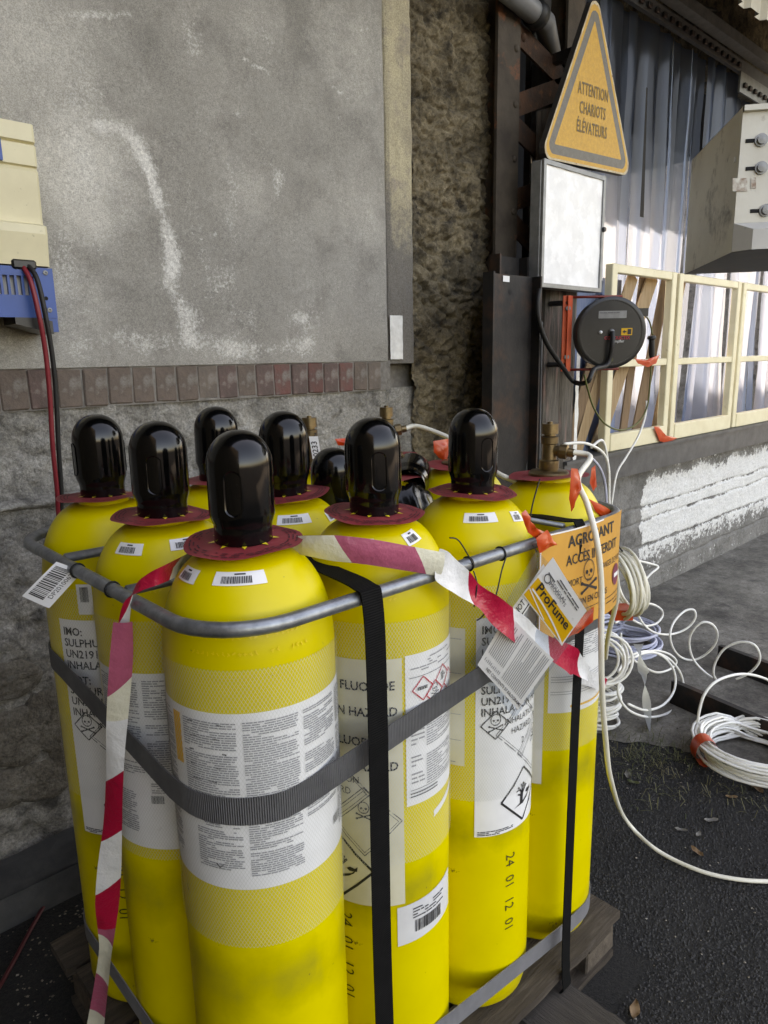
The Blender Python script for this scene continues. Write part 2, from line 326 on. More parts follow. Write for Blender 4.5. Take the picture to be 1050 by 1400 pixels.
    def ribbon(s, pts, wid, m=0, th=0.0, nv=2, cup=0.0, u0=0):
        """pts centre line, wid list of half-width vectors; carries length/width coordinates"""
        pts = [V(p) for p in pts]; N = len(pts); vs, lw = [], []; L = u0
        for i, p in enumerate(pts):
            if i: L += (p - pts[i - 1]).length
            w_ = V(wid[i]) if isinstance(wid, list) else V(wid)
            a = pts[max(i - 1, 0)]; b = pts[min(i + 1, N - 1)]
            nr = (b - a).cross(w_); nr = nr.normalized() if nr.length > 1e-9 else V((0, 0, 1))
            for k in range(nv):
                t = k / (nv - 1) * 2 - 1
                vs.append(p + w_ * t + nr * (cup * (1 - t * t))); lw.append((L, (t + 1) / 2, 0))
            if th:
                for k in range(nv):
                    t = k / (nv - 1) * 2 - 1
                    vs.append(p + w_ * t + nr * (cup * (1 - t * t) - th)); lw.append((L, (t + 1) / 2, 0))
        st = nv * (2 if th else 1); fs = []
        for i in range(N - 1):
            for k in range(nv - 1): fs.append((i * st + k, i * st + k + 1, (i + 1) * st + k + 1, (i + 1) * st + k))
            if th:
                for k in range(nv - 1): fs.append((i * st + nv + k, (i + 1) * st + nv + k, (i + 1) * st + nv + k + 1, i * st + nv + k + 1))
                fs.append((i * st, (i + 1) * st, (i + 1) * st + nv, i * st + nv)); fs.append((i * st + nv - 1, i * st + 2 * nv - 1, (i + 1) * st + 2 * nv - 1, (i + 1) * st + nv - 1))
        s.add(vs, fs, m, lw); return L
    def grid(s, P, nu, nv, m=0):
        vs = [P(i / nu, j / nv) for j in range(nv + 1) for i in range(nu + 1)]
        fs = [(j * (nu + 1) + i, j * (nu + 1) + i + 1, (j + 1) * (nu + 1) + i + 1, (j + 1) * (nu + 1) + i) for j in range(nv) for i in range(nu)]
        s.add(vs, fs, m)
    def mesh(s, name, mats, smooth=False, angle=None):
        me = bpy.data.meshes.new(name); me.from_pydata(s.v, [], s.f); 
        for mm in mats: me.materials.append(M[mm] if isinstance(mm, str) else mm)
        if len(mats) > 1: me.polygons.foreach_set('material_index', s.mi)
        if smooth: me.polygons.foreach_set('use_smooth', [True] * len(me.polygons))
        if s.lw:
            lw = s.lw + [(0, 0, 0)] * (len(s.v) - len(s.lw))
            a = me.attributes.new('lw', 'FLOAT_VECTOR', 'POINT'); a.data.foreach_set('vector', [c for t in lw for c in t])
        for k, vals in s.at.items():
            a = me.attributes.new(k, 'FLOAT', 'POINT'); a.data.foreach_set('value', vals)
        me.validate(); me.update()
        if angle is not None:
            try: me.set_sharp_from_angle(angle=rad(angle))
            except Exception: pass
        return me
    def build(s, name, mats, parent=None, smooth=False, angle=None, local=False, **tags):
        if isinstance(mats, str): mats = [mats]
        return link(name, s.mesh(name, mats, smooth, angle), parent, local, **tags)
WO = {}
def link(name, me, parent=None, local=False, loc=None, **tags):
    o = bpy.data.objects.new(name, me); COL.objects.link(o)
    WO[o.name] = V((0, 0, 0))
    if parent is not None:
        o.parent = parent
        if not local: o.location = -WO[parent.name]
        else: WO[o.name] = WO[parent.name].copy()
    if loc is not None: o.location = loc; WO[o.name] = V(loc)
    tag(o, **tags); return o
def tag(o, label=None, cat=None, group=None, kind=None):
    if label: o['label'] = label
    if cat: o['category'] = cat
    if group: o['group'] = group
    if kind: o['kind'] = kind
    return o
def thing(name, loc, label, cat, group=None):
    o = bpy.data.objects.new(name, None); COL.objects.link(o); o.location = loc; o.empty_display_size = 0.05
    WO[o.name] = V(loc); return tag(o, label, cat, group)
def spline(pts, n=8, closed=False):
    pts = [V(p) for p in pts]; N = len(pts); out = []
    for i in range(N if closed else N - 1):
        g = lambda k: pts[k % N] if closed else pts[min(max(k, 0), N - 1)]
        p0, p1, p2, p3 = g(i - 1), g(i), g(i + 1), g(i + 2)
        for k in range(n):
            t = k / n
            out.append(0.5 * ((2 * p1) + (p2 - p0) * t + (2 * p0 - 5 * p1 + 4 * p2 - p3) * t * t + (3 * p1 - p0 - 3 * p2 + p3) * t ** 3))
    if not closed: out.append(pts[-1])
    return out
_tx = {}
def text2d(body, size=1.0, bold=0.0, align='LEFT', space=1.0):
    key = (body, bold, align, space)
    if key not in _tx:
        cu = bpy.data.curves.new('t', 'FONT'); cu.body = body; cu.size = 1; cu.offset = bold; cu.align_x = align; cu.resolution_u = 2; cu.space_character = space; cu.fill_mode = 'FRONT'
        ob = bpy.data.objects.new('t', cu); COL.objects.link(ob)
        dg = bpy.context.evaluated_depsgraph_get(); ev = ob.evaluated_get(dg); me = ev.to_mesh()
        _tx[key] = ([(v.co.x, v.co.y) for v in me.vertices], [tuple(p.vertices) for p in me.polygons])
        ev.to_mesh_clear(); bpy.data.objects.remove(ob); bpy.data.curves.remove(cu)
    vs, fs = _tx[key]
    return [(x * size, y * size) for x, y in vs], fs
def put_text(mb, F, body, size, x=0, y=0, rot=0, m=0, bold=0.0, align='LEFT', sx=1.0, space=1.0):
    """F maps (x, y) on the printed surface to a world point"""
    vs, fs = text2d(body, size, bold, align, space); c, s_ = math.cos(rad(rot)), math.sin(rad(rot))
    mb.add([F(x + (a * sx) * c - b * s_, y + (a * sx) * s_ + b * c) for a, b in vs], fs, m)
def put_rect(mb, F, x0, x1, y0, y1, m=0, nx=1):
    vs = []; fs = []
    for i in range(nx + 1):
        x = x0 + (x1 - x0) * i / nx; vs += [F(x, y0), F(x, y1)]
    for i in range(nx): fs.append((2 * i, 2 * i + 2, 2 * i + 3, 2 * i + 1))
    mb.add(vs, fs, m)
def put_line(mb, F, a, b, wd, m=0, n=1):
    a, b = V(a), V(b); d = (b - a).normalized(); nrm = V((-d.y, d.x)) * wd / 2
    vs = []; fs = []
    for i in range(n + 1):
        p = a.lerp(b, i / n); vs += [F(*(p - nrm)), F(*(p + nrm))]
    for i in range(n): fs.append((2 * i, 2 * i + 2, 2 * i + 3, 2 * i + 1))
    mb.add(vs, fs, m)
def put_poly(mb, F, pts, m=0): mb.add([F(*p) for p in pts], [tuple(range(len(pts)))], m)
def put_loop(mb, F, pts, wd, m=0):
    for i in range(len(pts)): put_line(mb, F, pts[i], pts[(i + 1) % len(pts)], wd, m, 2)
def put_para(mb, F, x0, x1, y0, y1, pitch, h, rnd, m=0, dens=0.85):
    y = y1 - pitch; run = 0
    while y > y0:
        if rnd.random() < 0.05: y -= pitch * rnd.choice((1, 2)); continue
        x = x0; end = x1 if rnd.random() < 0.8 else x0 + (x1 - x0) * rnd.uniform(0.3, 0.9)
        while x < end - pitch:
            wl = rnd.uniform(1.0, 4.5) * pitch
            if rnd.random() < dens: put_rect(mb, F, x, min(x + wl, end), y, y + h, m)
            x += wl + pitch * 0.35
        y -= pitch
def put_barcode(mb, F, x0, x1, y0, y1, rnd, m=0):
    x = x0
    while x < x1:
        wl = rnd.choice((0.0007, 0.001, 0.0016)) * (x1 - x0) / 0.045
        put_rect(mb, F, x, min(x + wl, x1), y0, y1, m); x += wl + rnd.choice((0.0006, 0.001, 0.0014)) * (x1 - x0) / 0.045
def skull(mb, F, cx, cy, s, m=0, line=0.06):
    """generic skull and crossbones pictogram"""
    n = 18
    put_loop(mb, F, [(cx + 0.36 * s * math.cos(t), cy + 0.30 * s + 0.42 * s * math.sin(t)) for t in [2 * math.pi * k / n for k in range(n)]], line * s, m)
    for sg in (-1, 1):
        put_poly(mb, F, [(cx + sg * 0.15 * s + 0.085 * s * math.cos(t), cy + 0.24 * s + 0.09 * s * math.sin(t)) for t in [2 * math.pi * k / 8 for k in range(8)]], m)
        put_line(mb, F, (cx - sg * 0.48 * s, cy - 0.18 * s), (cx + sg * 0.48 * s, cy - 0.56 * s), 0.10 * s, m)
        for e in (-1, 1):
            bx, by = (cx - sg * 0.48 * s, cy - 0.18 * s) if e < 0 else (cx + sg * 0.48 * s, cy - 0.56 * s)
            put_poly(mb, F, [(bx + 0.08 * s * math.cos(t), by + 0.08 * s * math.sin(t)) for t in [2 * math.pi * k / 8 for k in range(8)]], m)
    put_poly(mb, F, [(cx, cy + 0.16 * s), (cx - 0.05 * s, cy + 0.06 * s), (cx + 0.05 * s, cy + 0.06 * s)], m)
    for k in range(4): put_line(mb, F, (cx + (k - 1.5) * 0.08 * s, cy - 0.04 * s), (cx + (k - 1.5) * 0.08 * s, cy - 0.15 * s), 0.035 * s, m)
def dead_tree(mb, F, cx, cy, s, m=0):
    L = lambda a, b, wd: put_line(mb, F, (cx + a[0] * s, cy + a[1] * s), (cx + b[0] * s, cy + b[1] * s), wd * s, m)
    L((-0.08, -0.28), (-0.06, 0.10), 0.13); L((-0.06, 0.05), (-0.25, 0.30), 0.06); L((-0.05, 0.08), (0.02, 0.38), 0.07); L((-0.04, 0.0), (0.18, 0.25), 0.06)
    L((-0.17, 0.19), (-0.33, 0.18), 0.04); L((-0.02, 0.2), (-0.12, 0.36), 0.04); L((0.08, 0.14), (0.1, 0.33), 0.04); L((-0.06, -0.05), (-0.26, 0.06), 0.05)
    put_poly(mb, F, [(cx + a * s, cy + b * s) for a, b in ((-0.42, -0.36), (-0.2, -0.30), (0.05, -0.24), (0.3, -0.14), (0.42, -0.02), (0.38, -0.12), (0.22, -0.24), (0.0, -0.34))], m)
    put_poly(mb, F, [(cx + a * s, cy + b * s) for a, b in ((0.16, -0.02), (0.26, 0.05), (0.4, 0.02), (0.48, 0.09), (0.46, -0.06), (0.36, -0.07), (0.24, -0.08))], m)
def diamond(mb, F, cx, cy, s, wd, m=0, inner=None):
    put_loop(mb, F, [(cx - s, cy), (cx, cy - s), (cx + s, cy), (cx, cy + s)], wd, m)
    if inner: put_loop(mb, F, [(cx - s * inner, cy), (cx, cy - s * inner), (cx + s * inner, cy), (cx, cy + s * inner)], wd * 0.6, m)
def fbm(x, y, z, o=4): return noise.fractal(V((x, y, z)), 1.0, 2.1, o)

# ================================================================ SETTING
# ground: one large asphalt sheet, a concrete apron along the wall
mb = MB(); mb.add([(-60, -60, 0), (80, -60, 0), (80, 80, 0), (-60, 80, 0)], [(0, 1, 2, 3)])
mb.build('ground', 'asphalt', kind='structure')
mb = MB(); edge = []; y = -6.0
while y < 2.2:
    edge.append((2.47 - 0.12 * (y - 1) * (y < 1) + 0.12 * fbm(y * 1.7, 2, 0) + 0.05 * fbm(y * 9, 5, 0) + 0.02 * fbm(y * 40, 5, 3), y, 0.004)); y += 0.02
vs = edge + [(14, p[1], 0.004) for p in edge]; n = len(edge)
mb.add(vs, [(i, n + i, n + i + 1, i + 1) for i in range(n - 1)])
mb.build('concrete_apron', 'concrete', kind='structure')

# ---- left masonry wall: render above a brick sill, roughcast below
WY = 2.15
wall = thing('masonry_wall', (0.5, WY, 0), 'grey rendered masonry wall with brick sill course behind the cylinders', 'wall')
mb = MB(); mb.box(-1.6, 2.698, 2.24, 2.5, 0, 4.3); mb.build('wall_core', 'mortar', wall)
# stains of the render traced as strokes (own shape, pale efflorescence)
def wp(x, y): p = at(x, y, Y=WY - 0.02); return (p.x, p.z)
strokes = []
def stroke(pts, r, a):
    q = [wp(*p) for p in pts]
    for (p0, p1) in zip(q, q[1:]): strokes.append((p0, p1, r, a))
stroke([(135, 172), (163, 174), (186, 196), (203, 232), (215, 270), (228, 312), (238, 345)], 0.022, 1.0)
stroke([(238, 345), (236, 380), (246, 415), (262, 465)], 0.03, 0.95)
stroke([(100, 475), (160, 462), (220, 470), (300, 472), (380, 478), (420, 470)], 0.035, 0.62)
stroke([(60, 470), (110, 480), (180, 474)], 0.05, 0.5)
stroke([(405, 432), (415, 438)], 0.022, 0.75)
stroke([(316, 225), (320, 260), (316, 300), (322, 325)], 0.03, 0.52)
stroke([(262, 50), (270, 75)], 0.035, 0.45); stroke([(380, 240), (382, 265)], 0.02, 0.55); stroke([(310, 190), (330, 370)], 0.09, 0.28)
stroke([(100, 160), (120, 230), (130, 300), (150, 330)], 0.10, 0.42); stroke([(85, 340), (95, 400)], 0.06, 0.45); stroke([(330, 80), (368, 100)], 0.006, 0.8)
stroke([(447, 112), (480, 138)], 0.006, 0.8); stroke([(62, 22), (170, 20), (195, 12)], 0.012, 0.55); stroke([(75, 428), (132, 427)], 0.005, 0.95); stroke([(245, 395), (262, 470), (290, 480)], 0.05, 0.4)
stroke([(350, 20), (368, 60)], 0.03, 0.35); stroke([(240, 200), (260, 330)], 0.08, 0.25); stroke([(340, 440), (420, 445)], 0.05, 0.36)
for k in range(24):
    xx, yy = random.uniform(170, 500), random.uniform(20, 470); stroke([(xx, yy), (xx + random.uniform(-12, 16), yy + random.uniform(-3, 3))], 0.004, 0.7)
pales = [(wp(30, 60), 0.28, 0.8), (wp(105, 220), 0.20, 1.0), (wp(120, 290), 0.12, 0.9), (wp(60, 420), 0.25, 0.5), (wp(300, 490), 0.2, 0.4), (wp(480, 60), 0.25, 0.5), (wp(420, 400), 0.2, 0.3), (wp(330, 260), 0.16, 0.45), (wp(500, 300), 0.2, 0.35), (wp(360, 30), 0.15, 0.5)]
def dseg(p, a, b):
    ax, az = a; bx, bz = b; dx, dz = bx - ax, bz - az; L = dx * dx + dz * dz or 1e-9
    t = max(0, min(1, ((p[0] - ax) * dx + (p[1] - az) * dz) / L)); return math.hypot(p[0] - ax - dx * t, p[1] - az - dz * t)
mb = MB(); NX, NZ = 170, 140; X0, X1, Z0, Z1 = -0.2, 2.03, 1.512, 3.2
mb.grid(lambda u, v: (X0 + (X1 - X0) * u, WY - 0.02 + 0.004 * fbm(u * 6, v * 5, 1) + (0.018 * max(0, (u - 0.985) / 0.015) ** 2), Z0 + (Z1 - Z0) * v), NX, NZ)
st, pl = [], []
for v in mb.v:
    p = (v[0], v[2]); a = 0; wob = 0.012 * fbm(p[0] * 14, p[1] * 14, 3)
    for s0, s1, r, k in strokes:
        if abs(p[0] - s0[0]) > 0.6 and abs(p[0] - s1[0]) > 0.6: continue
        r = r * (1.25 if r > 0.015 else 1); d = dseg(p, s0, s1) + (wob * 1.3 if r > 0.015 else 0); 
        if d < 2.4 * r: a = max(a, k * math.exp(-(d / r) ** 2))
    st.append(a * (0.70 + 0.30 * fbm(p[0] * 9, p[1] * 7, 2)) + 0.20 + 0.26 * fbm(p[0] * 5.5, p[1] * 1.5, 9) + 0.10 * fbm(p[0] * 20, p[1] * 6, 4)); pl.append(max([k * math.exp(-((math.hypot(p[0] - c[0], p[1] - c[1])) / r) ** 2) for c, r, k in pales]))
mb.at = {'stain': st, 'pale': pl}
mb.box(-1.6, X0, WY - 0.016, 2.2, Z0, 4.3); mb.box(X0, X1 - 0.004, WY - 0.016, 2.2, Z1, 4.3)
mb.at = {k: v + [0] * (len(mb.v) - len(v)) for k, v in mb.at.items()}
mb.build('render_panel', 'render', wall)
# cream pilaster strip beside the render
mb = MB(); mb.grid(lambda u, v: (2.045 + 0.165 * u, WY + 0.012 + 0.006 * fbm(u * 4, v * 22, 4) + 0.02 * (abs(u - 0.5) * 2) ** 8, 1.50 + 2.8 * v), 14, 120)
mb.at = {'low_tone': [max(0, min(1, (2.35 - v[2]) / 0.5)) * 0.9 + 0.3 * (v[0] < 2.075) for v in mb.v]}  # second tone grows towards the bottom and along the left edge
mb.build('pilaster_strip', 'render_cream', wall)
pa, pb = at(534, 431, Y=WY), at(552, 491, Y=WY)
mb = MB(); mb.grid(lambda u, v: (pa.x + (pb.x - pa.x) * u, WY + 0.004 + 0.002 * fbm(u * 3, v * 5, 2), pb.z + (pa.z - pb.z) * v + 0.006 * fbm(u * 6, v * 2, 8)), 6, 10)
mb.build('white_paint_patch', 'whitewash', wall)
# rubble masonry of the pier: heaved stones
def rubble_y(x, z):
    p = V((x * 11.0 + 0.25 * fbm(x * 8, z * 8, 2), z * 14 + 0.3 * fbm(x * 7, z * 7, 6), 0.3)); d, pts = noise.voronoi(p)
    e = min(1, (d[1] - d[0]) * 2.6)
    return WY + 0.045 - 0.026 * e ** 0.5 - 0.026 * fbm(x * 9, z * 9, 1) - 0.016 * fbm(x * 34, z * 34, 5)
mb = MB(); mb.grid(lambda u, v: (2.20 + 0.62 * u, rubble_y(2.20 + 0.62 * u, 1.0 + 2.4 * v), 1.0 + 2.4 * v), 110, 420); mb.build('rubble_pier', 'rubble', wall, smooth=True)
mb = MB(); mb.box(2.2, 2.69, WY + 0.06, 2.3, 0, 1.0); mb.box(2.2, 2.69, WY + 0.06, 2.3, 3.4, 4.3); mb.build('pier_top', 'rubble', wall)
# roughcast base
def base_y(x, z):
    y = WY - 0.004 - 0.016 * fbm(x * 11, z * 11, 2) - 0.011 * fbm(x * 32, z * 32, 7)
    if z < 1.13 and x < 0.95: y -= 0.006
    if x > 2.02: y += 0.05
    return y
mb = MB(); mb.grid(lambda u, v: (-0.1 + 2.34 * u, base_y(-0.1 + 2.34 * u, 1.40 * v), 1.40 * v), 210, 126); mb.build('roughcast_base', 'roughcast', wall, smooth=True)
mb = MB()
mb.grid(lambda u, v: (-0.1 + 1.05 * u, WY - 0.012 - 0.026 * math.sin(math.pi * v) - 0.012 * fbm(u * 12, v, 3), 1.118 + 0.035 * v + 0.006 * fbm(u * 9, 4, v)), 40, 6); mb.build('mortar_ledge', 'roughcast', wall, smooth=True)
# brick sill course, every brick its own piece
mb = MB(); mb.box(-0.6, 2.03, WY - 0.014, 2.2, 1.396, 1.513); mb.build('mortar_bed', 'mortar', wall)
bms = []
for k in range(6):
    mb = MB(); mb.cbox(-0.0352, 0.0352, -0.03, 0.04, -0.0545, 0.0545, 0.004, jit=0.0022); bms.append(mb.v)
    bms[-1] = mb
x = -0.55; k = 0
while x < 1.965:
    b = bms[random.randrange(6)]
    red = 1.28 < x < 1.9
    mi = random.choice((2, 3, 4, 2)) if red and random.random() < 0.85 else random.choice((0, 1, 0, 1, 3))
    if x < 0.62: mi = random.choice((0, 0, 2))
    key = (id(b), mi)
    me = b.mesh('brick', [BR[mi]])
    o = link('brick', me, wall); o.location = V((x + 0.0335, WY + 0.0135 - random.uniform(0, 0.004), 1.455)) - WO[wall.name]; o.rotation_euler = (0, random.uniform(-0.012, 0.012), random.uniform(-0.02, 0.02))
    x += 0.0745; k += 1
# big stones bulging from the wall foot at the left
for (px, py, rx, rz) in [(22, 1010, 0.09, 0.075), (68, 985, 0.07, 0.085), (60, 1068, 0.085, 0.055), (10, 1080, 0.06, 0.05), (96, 1030, 0.05, 0.07), (15, 930, 0.075, 0.05), (105, 960, 0.05, 0.05)]:
    c = at(px, py, Y=WY - 0.02); rx *= 1.2; rz *= 1.2; mb = MB(); sd = random.random() * 50
    def SP(u, v, c=c, rx=rx, rz=rz, sd=sd):
        th = 2 * math.pi * u; ph = v * math.pi / 2
        q = 1 + 0.22 * fbm(math.cos(th) * 1.2 + sd, math.sin(th) * 1.2, 1.0)
        return (c.x + rx * q * math.cos(th) * math.cos(ph) ** 0.6, WY - 0.004 - 0.024 * math.sin(ph) ** 0.45 - 0.006 * fbm(u * 9 + sd, v * 5, 1), c.z + rz * q * math.sin(th) * math.cos(ph) ** 0.6)
    mb.grid(SP, 22, 7); mb.build('stone', 'stone', wall, smooth=True)

# ---- low wall to the right under the strip curtain, peeling whitewash
mat('lowwall', (0.12, 0.115, 0.105), (0.21, 0.202, 0.188), 4, 0.93, bump=0.6, bscale=60, c3=(0.085, 0.08, 0.073), s3=9, t3=(0.54, 0.7), bdist=0.01)
over_attr('lowwall', 'white', (0.62, 0.62, 0.60), 34, 0.47, 0.60, 10, 0.85)
grain('lowwall', 90, 0.7, 1.25)
low = thing('low_wall', (4.5, 2.07, 0), 'low masonry wall with peeling whitewash under the strip curtain', 'wall')
def joint(x, z):
    j = 0
    for zz in (0.14, 0.32, 0.49, 0.58):
        j = max(j, math.exp(-((z - zz - 0.012 * fbm(x * 3, zz * 9, 0)) / (0.009 + 0.004 * fbm(x * 5, zz, 3))) ** 2) * (0.75 + 0.5 * fbm(x * 6, zz * 7, 1)))
    return j
def low_y(x, z): return 2.07 + 0.016 * joint(x, z) + 0.007 * fbm(x * 8, z * 8, 3) + 0.003 * fbm(x * 40, z * 40, 3)
mb = MB(); mb.grid(lambda u, v: (3.05 + 6.95 * u ** 1.3, low_y(3.05 + 6.95 * u ** 1.3, 0.84 * v), 0.84 * v), 300, 80)
mb.at = {'white': [0.85 * max(0, min(1, (v[0] - 4.08 - 0.05 * fbm(v[2] * 9, 1, 1)) / 0.06)) * (0.35 + 0.65 * max(0, min(1, (v[2] - 0.16) / 0.2))) - 0.5 * max(0, min(1, (v[2] - 0.70 + 0.05 * fbm(v[0] * 3, 1, 7)) / 0.08)) - 0.55 * joint(v[0], v[2]) + 0.15 * fbm(v[0] * 6, v[2] * 9, 4) for v in mb.v]}
mb.build('wall_face', 'lowwall', low)
mb = MB(); mb.box(3.05, 10, 2.10, 2.4, 0, 0.83); mb.build('wall_core', 'mortar', low)
mb = MB(); mb.box(3.1, 10, 1.985, 2.30, 0.835, 0.99); mb.build('steel_sill', 'steel_grey', low)
mb = MB(); mb.box(3.1, 10, 1.97, 1.985, 0.972, 0.990); mb.build('sill_lip', 'steel_grey', low)

# ---- canopy roof, lintel, far wall, and unseen slab and walls that block light
roof = thing('canopy_roof', (3, 0, 3.95), 'dark corrugated canopy roof overhead at the top right corner', 'roof')
mb = MB(); xs = [-3.2 + 0.04 * i for i in range(330)]
vs = [(x, y, 4.02 + 0.018 * math.sin(x * 2 * math.pi / 0.16)) for y in (0.55, 2.5) for x in xs]; n = len(xs)
mb.add(vs, [(i, i + 1, n + i + 1, n + i) for i in range(n - 1)]); mb.build('roof_sheet', 'dark', roof)
for yy in (0.6, 1.3, 2.0):
    mb = MB(); mb.box(-3.2, 10, yy, yy + 0.07, 3.86, 4.0); mb.build('purlin', 'rust_plate', roof)
for xx in (-1.2, 1.8, 4.9, 6.6, 8.4):
    mb = MB(); mb.box(xx, xx + 0.10, 0.57, 2.1, 3.68, 3.855); mb.build('rafter', 'steel_dark', roof)
mb = MB(); mb.box(2.6, 10, 2.52, 3.42, 3.40, 3.46); mb.build('unseen_shade_slab', 'dark', roof)  # unseen slab added to shade the upper curtain and cover the sky
lint = thing('opening_lintel', (5, 2.2, 3.3), 'stained concrete lintel above the strip curtain rail', 'lintel')
mb = MB(); mb.grid(lambda u, v: (2.66 + 7.3 * u, 2.235 + 0.02 * fbm(u * 60, v * 6, 2), 3.34 + 0.66 * v), 200, 20); mb.box(2.66, 10, 2.26, 2.5, 3.34, 4.0); mb.build('lintel_face', 'rubble', lint, smooth=False)
back = thing('unseen_end_wall', (-1.4, 0, 0), 'unseen end wall behind the viewpoint shaped to block light from the left', 'wall')
mb = MB(); mb.box(-1.5, -1.25, -1.9, 2.13, 0, 4.6); mb.build('wall_face', 'rubble', back)  # out of view, sized to keep sky light off the left side
yard = thing('unseen_sky_blocker', (4, 7, 0), 'unseen wall added behind the strip curtain to block low sky light', 'wall')
mb = MB(); mb.box(-6, 60, 7.0, 7.3, 0, 5.75); mb.build('wall_face', 'dark', yard)  # added blocker: keeps low sky and some sun off the curtain's back
side = thing('far_wall', (10, 3, 0), 'plain far wall beyond the right end of the strip curtain', 'wall')
mb = MB(); mb.box(9.9, 10.2, 1.9, 6.5, 0, 4.0); mb.build('wall_face', 'roughcast', side)

# cream corrugated fascia hanging in the top right corner
fas = thing('corrugated_fascia', (4.2, 1.6, 3.2), 'cream corrugated metal fascia in the top right corner', 'fascia')
FA = at(990, -8, Y=1.75); FB = at(1052, 38, Y=1.75)
dirf = V((FB.x - FA.x, 0, FB.z - FA.z)); 
for i in range(9):
    a = FA + dirf * ((i - 1.0) * 0.36); mb = MB(); wv = dirf * 0.36
    pr = [(0, 0), (0.12, 0), (0.2, -0.03), (0.72, -0.03), (0.8, 0), (1.0, 0)]
    vs = [a + wv * u + V((0, d, 0)) for u, d in pr] + [a + wv * u + V((0, d, 0.9)) for u, d in pr]
    mb.add(vs, [(k, k + 1, 7 + k, 6 + k) for k in range(5)]); mb.build('fascia_rib', 'machine_paint' if i % 2 else 'machine_paint', fas)

# ---- steel column with rusty lacing bars between wall and curtain
colm = thing('steel_column', (2.9, 2.15, 0), 'rusty latticed steel column beside the rubble pier', 'column')
mb = MB(); mb.box(2.640, 2.795, 2.085, 2.100, 0, 4.0); mb.box(2.700, 2.712, 2.10, 2.36, 0, 4.0); mb.build('flange', 'rust_plate', colm)
mb = MB(); mb.box(2.800, 2.812, 2.112, 2.15, 0, 4.0); mb.build('edge_angle', 'rust', colm)
mb = MB(); mb.box(3.16, 3.30, 2.088, 2.102, 0, 4.0); mb.box(3.21, 3.222, 2.102, 2.36, 0, 4.0); mb.build('flange', 'rust_plate', colm)
mb = MB(); mb.box(2.60, 3.45, 2.44, 2.46, 0, 4.0); mb.build('dark_backing', 'dark', colm)  # black sheet closing the gap behind the lacing bars
for (a, b) in [((712, 45), (775, 110)), ((705, 145), (775, 118)), ((700, 165), (775, 240)), ((700, 275), (775, 250)), ((700, 300), (775, 380)), ((705, 420), (770, 390))]:
    A, B = at(*a, Y=2.092), at(*b, Y=2.092); d = (B - A); L = d.length; d.normalize(); nrm = d.cross(V((0, 1, 0))).normalized()
    mb = MB(); mb.obox((A + B) / 2 + V((0, 0.013, 0)), d * L / 2, nrm * 0.045, V((0, 0.006, 0))); mb.build('lacing_bar', 'rust', colm)
    for q in (A + d * 0.03,):
        mb = MB(); mb.lathe([(0.018, 0), (0.016, 0.008), (0.008, 0.013), (0.0, 0.0135)], 10, q + V((0, 0.008, 0)), (0, -1, 0)); mb.build('rivet', 'rust', colm, smooth=True)
for zz in [0.4 + 0.22 * i for i in range(13)]:
    mb = MB(); mb.lathe([(0.016, 0), (0.014, 0.007), (0.007, 0.011), (0.0, 0.0115)], 10, (2.765, 2.086, zz), (0, -1, 0)); mb.build('rivet', 'rust_plate', colm, smooth=True)

# weathered timber post carrying the hose reel
mb = MB()
tp = thing('timber_post', (3.1, 2.0, 0), 'weathered grey timber post with flaking pink paint below the sign', 'post')
A, B = at(747, 400, Y=2.0), at(792, 400, Y=2.0)
xm = (A.x + B.x) / 2
for k, (x0, x1) in enumerate(((A.x, xm - 0.004), (xm + 0.004, B.x - 0.01))):
    mb = MB(); mb.grid(lambda u, v: (x0 + (x1 - x0) * u, 1.99 + 0.004 * k + 0.005 * fbm(u * 5 + k * 9, v * 4, 1) + 0.012 * (abs(u - 0.5) * 2) ** 6, 0 + 2.6 * v), 8, 60); mb.box(x0, x1, 2.005, 2.08, 0, 2.6); mb.build('plank', 'timber_grey', tp)
mb = MB(); mb.grid(lambda u, v: (B.x - 0.012 + 0.03 * u + 0.006 * fbm(v * 9, 2, 1), 1.992 + 0.004 * fbm(u, v * 8, 2), 0.9 + 0.75 * v), 2, 30); mb.build('torn_edge', 'whitewash', tp)

# dark steel channels leaning against the column
for i, (a, b, lab) in enumerate([((672, 348), (712, 348), 'rear dark steel channel leaning in the corner, taller of the pair'), ((663, 372), (730, 372), 'front dark steel channel leaning in the corner, with a bolt hole near its top')]):
    Yp = 1.99 - 0.07 * i
    A, B = at(*a, Y=Yp), at(*b, Y=Yp); x0, x1, zt = A.x, B.x, A.z
    ch = thing('steel_channel', (x0, Yp, 0), lab, 'steel channel', 'steel channels leaning in the corner')
    mb = MB(); mb.box(x0, x1, Yp, Yp + 0.010, 0.0, zt); mb.box(x0, x0 + 0.010, Yp - 0.045, Yp, 0, zt); mb.box(x1 - 0.010, x1, Yp - 0.045, Yp, 0, zt); mb.build('profile', 'steel_dark', ch)
    mb = MB(); mb.lathe([(0.0, 0.0), (0.011, 0.0)], 14, ((x0 + x1) / 2, Yp - 0.0015, zt - 0.07), (0, -1, 0)); mb.build('bolt_hole', 'dark', ch)
    if i == 0:
        q = at(694, 381, Y=Yp - 0.08); mb = MB(); mb.box(q.x - 0.022, q.x + 0.022, Yp - 0.0735, Yp - 0.0725, q.z - 0.012, q.z + 0.012); mb.build('paper_sticker', 'paper', ch)
for i, (a, b) in enumerate([((738, 370), (722, 600)), ((741, 440), (738, 600))]):
    A, B = at(*a, Y=1.97), at(*b, Y=1.93); B = A + (B - A) * 3; mb = MB(); mb.tube([A, B], 0.005, 6)
    mb.build('steel_rod', 'steel_grey', label=('thin steel rod leaning left beside the channels', 'thin upright steel rod next to the timber post')[i], cat='rod')

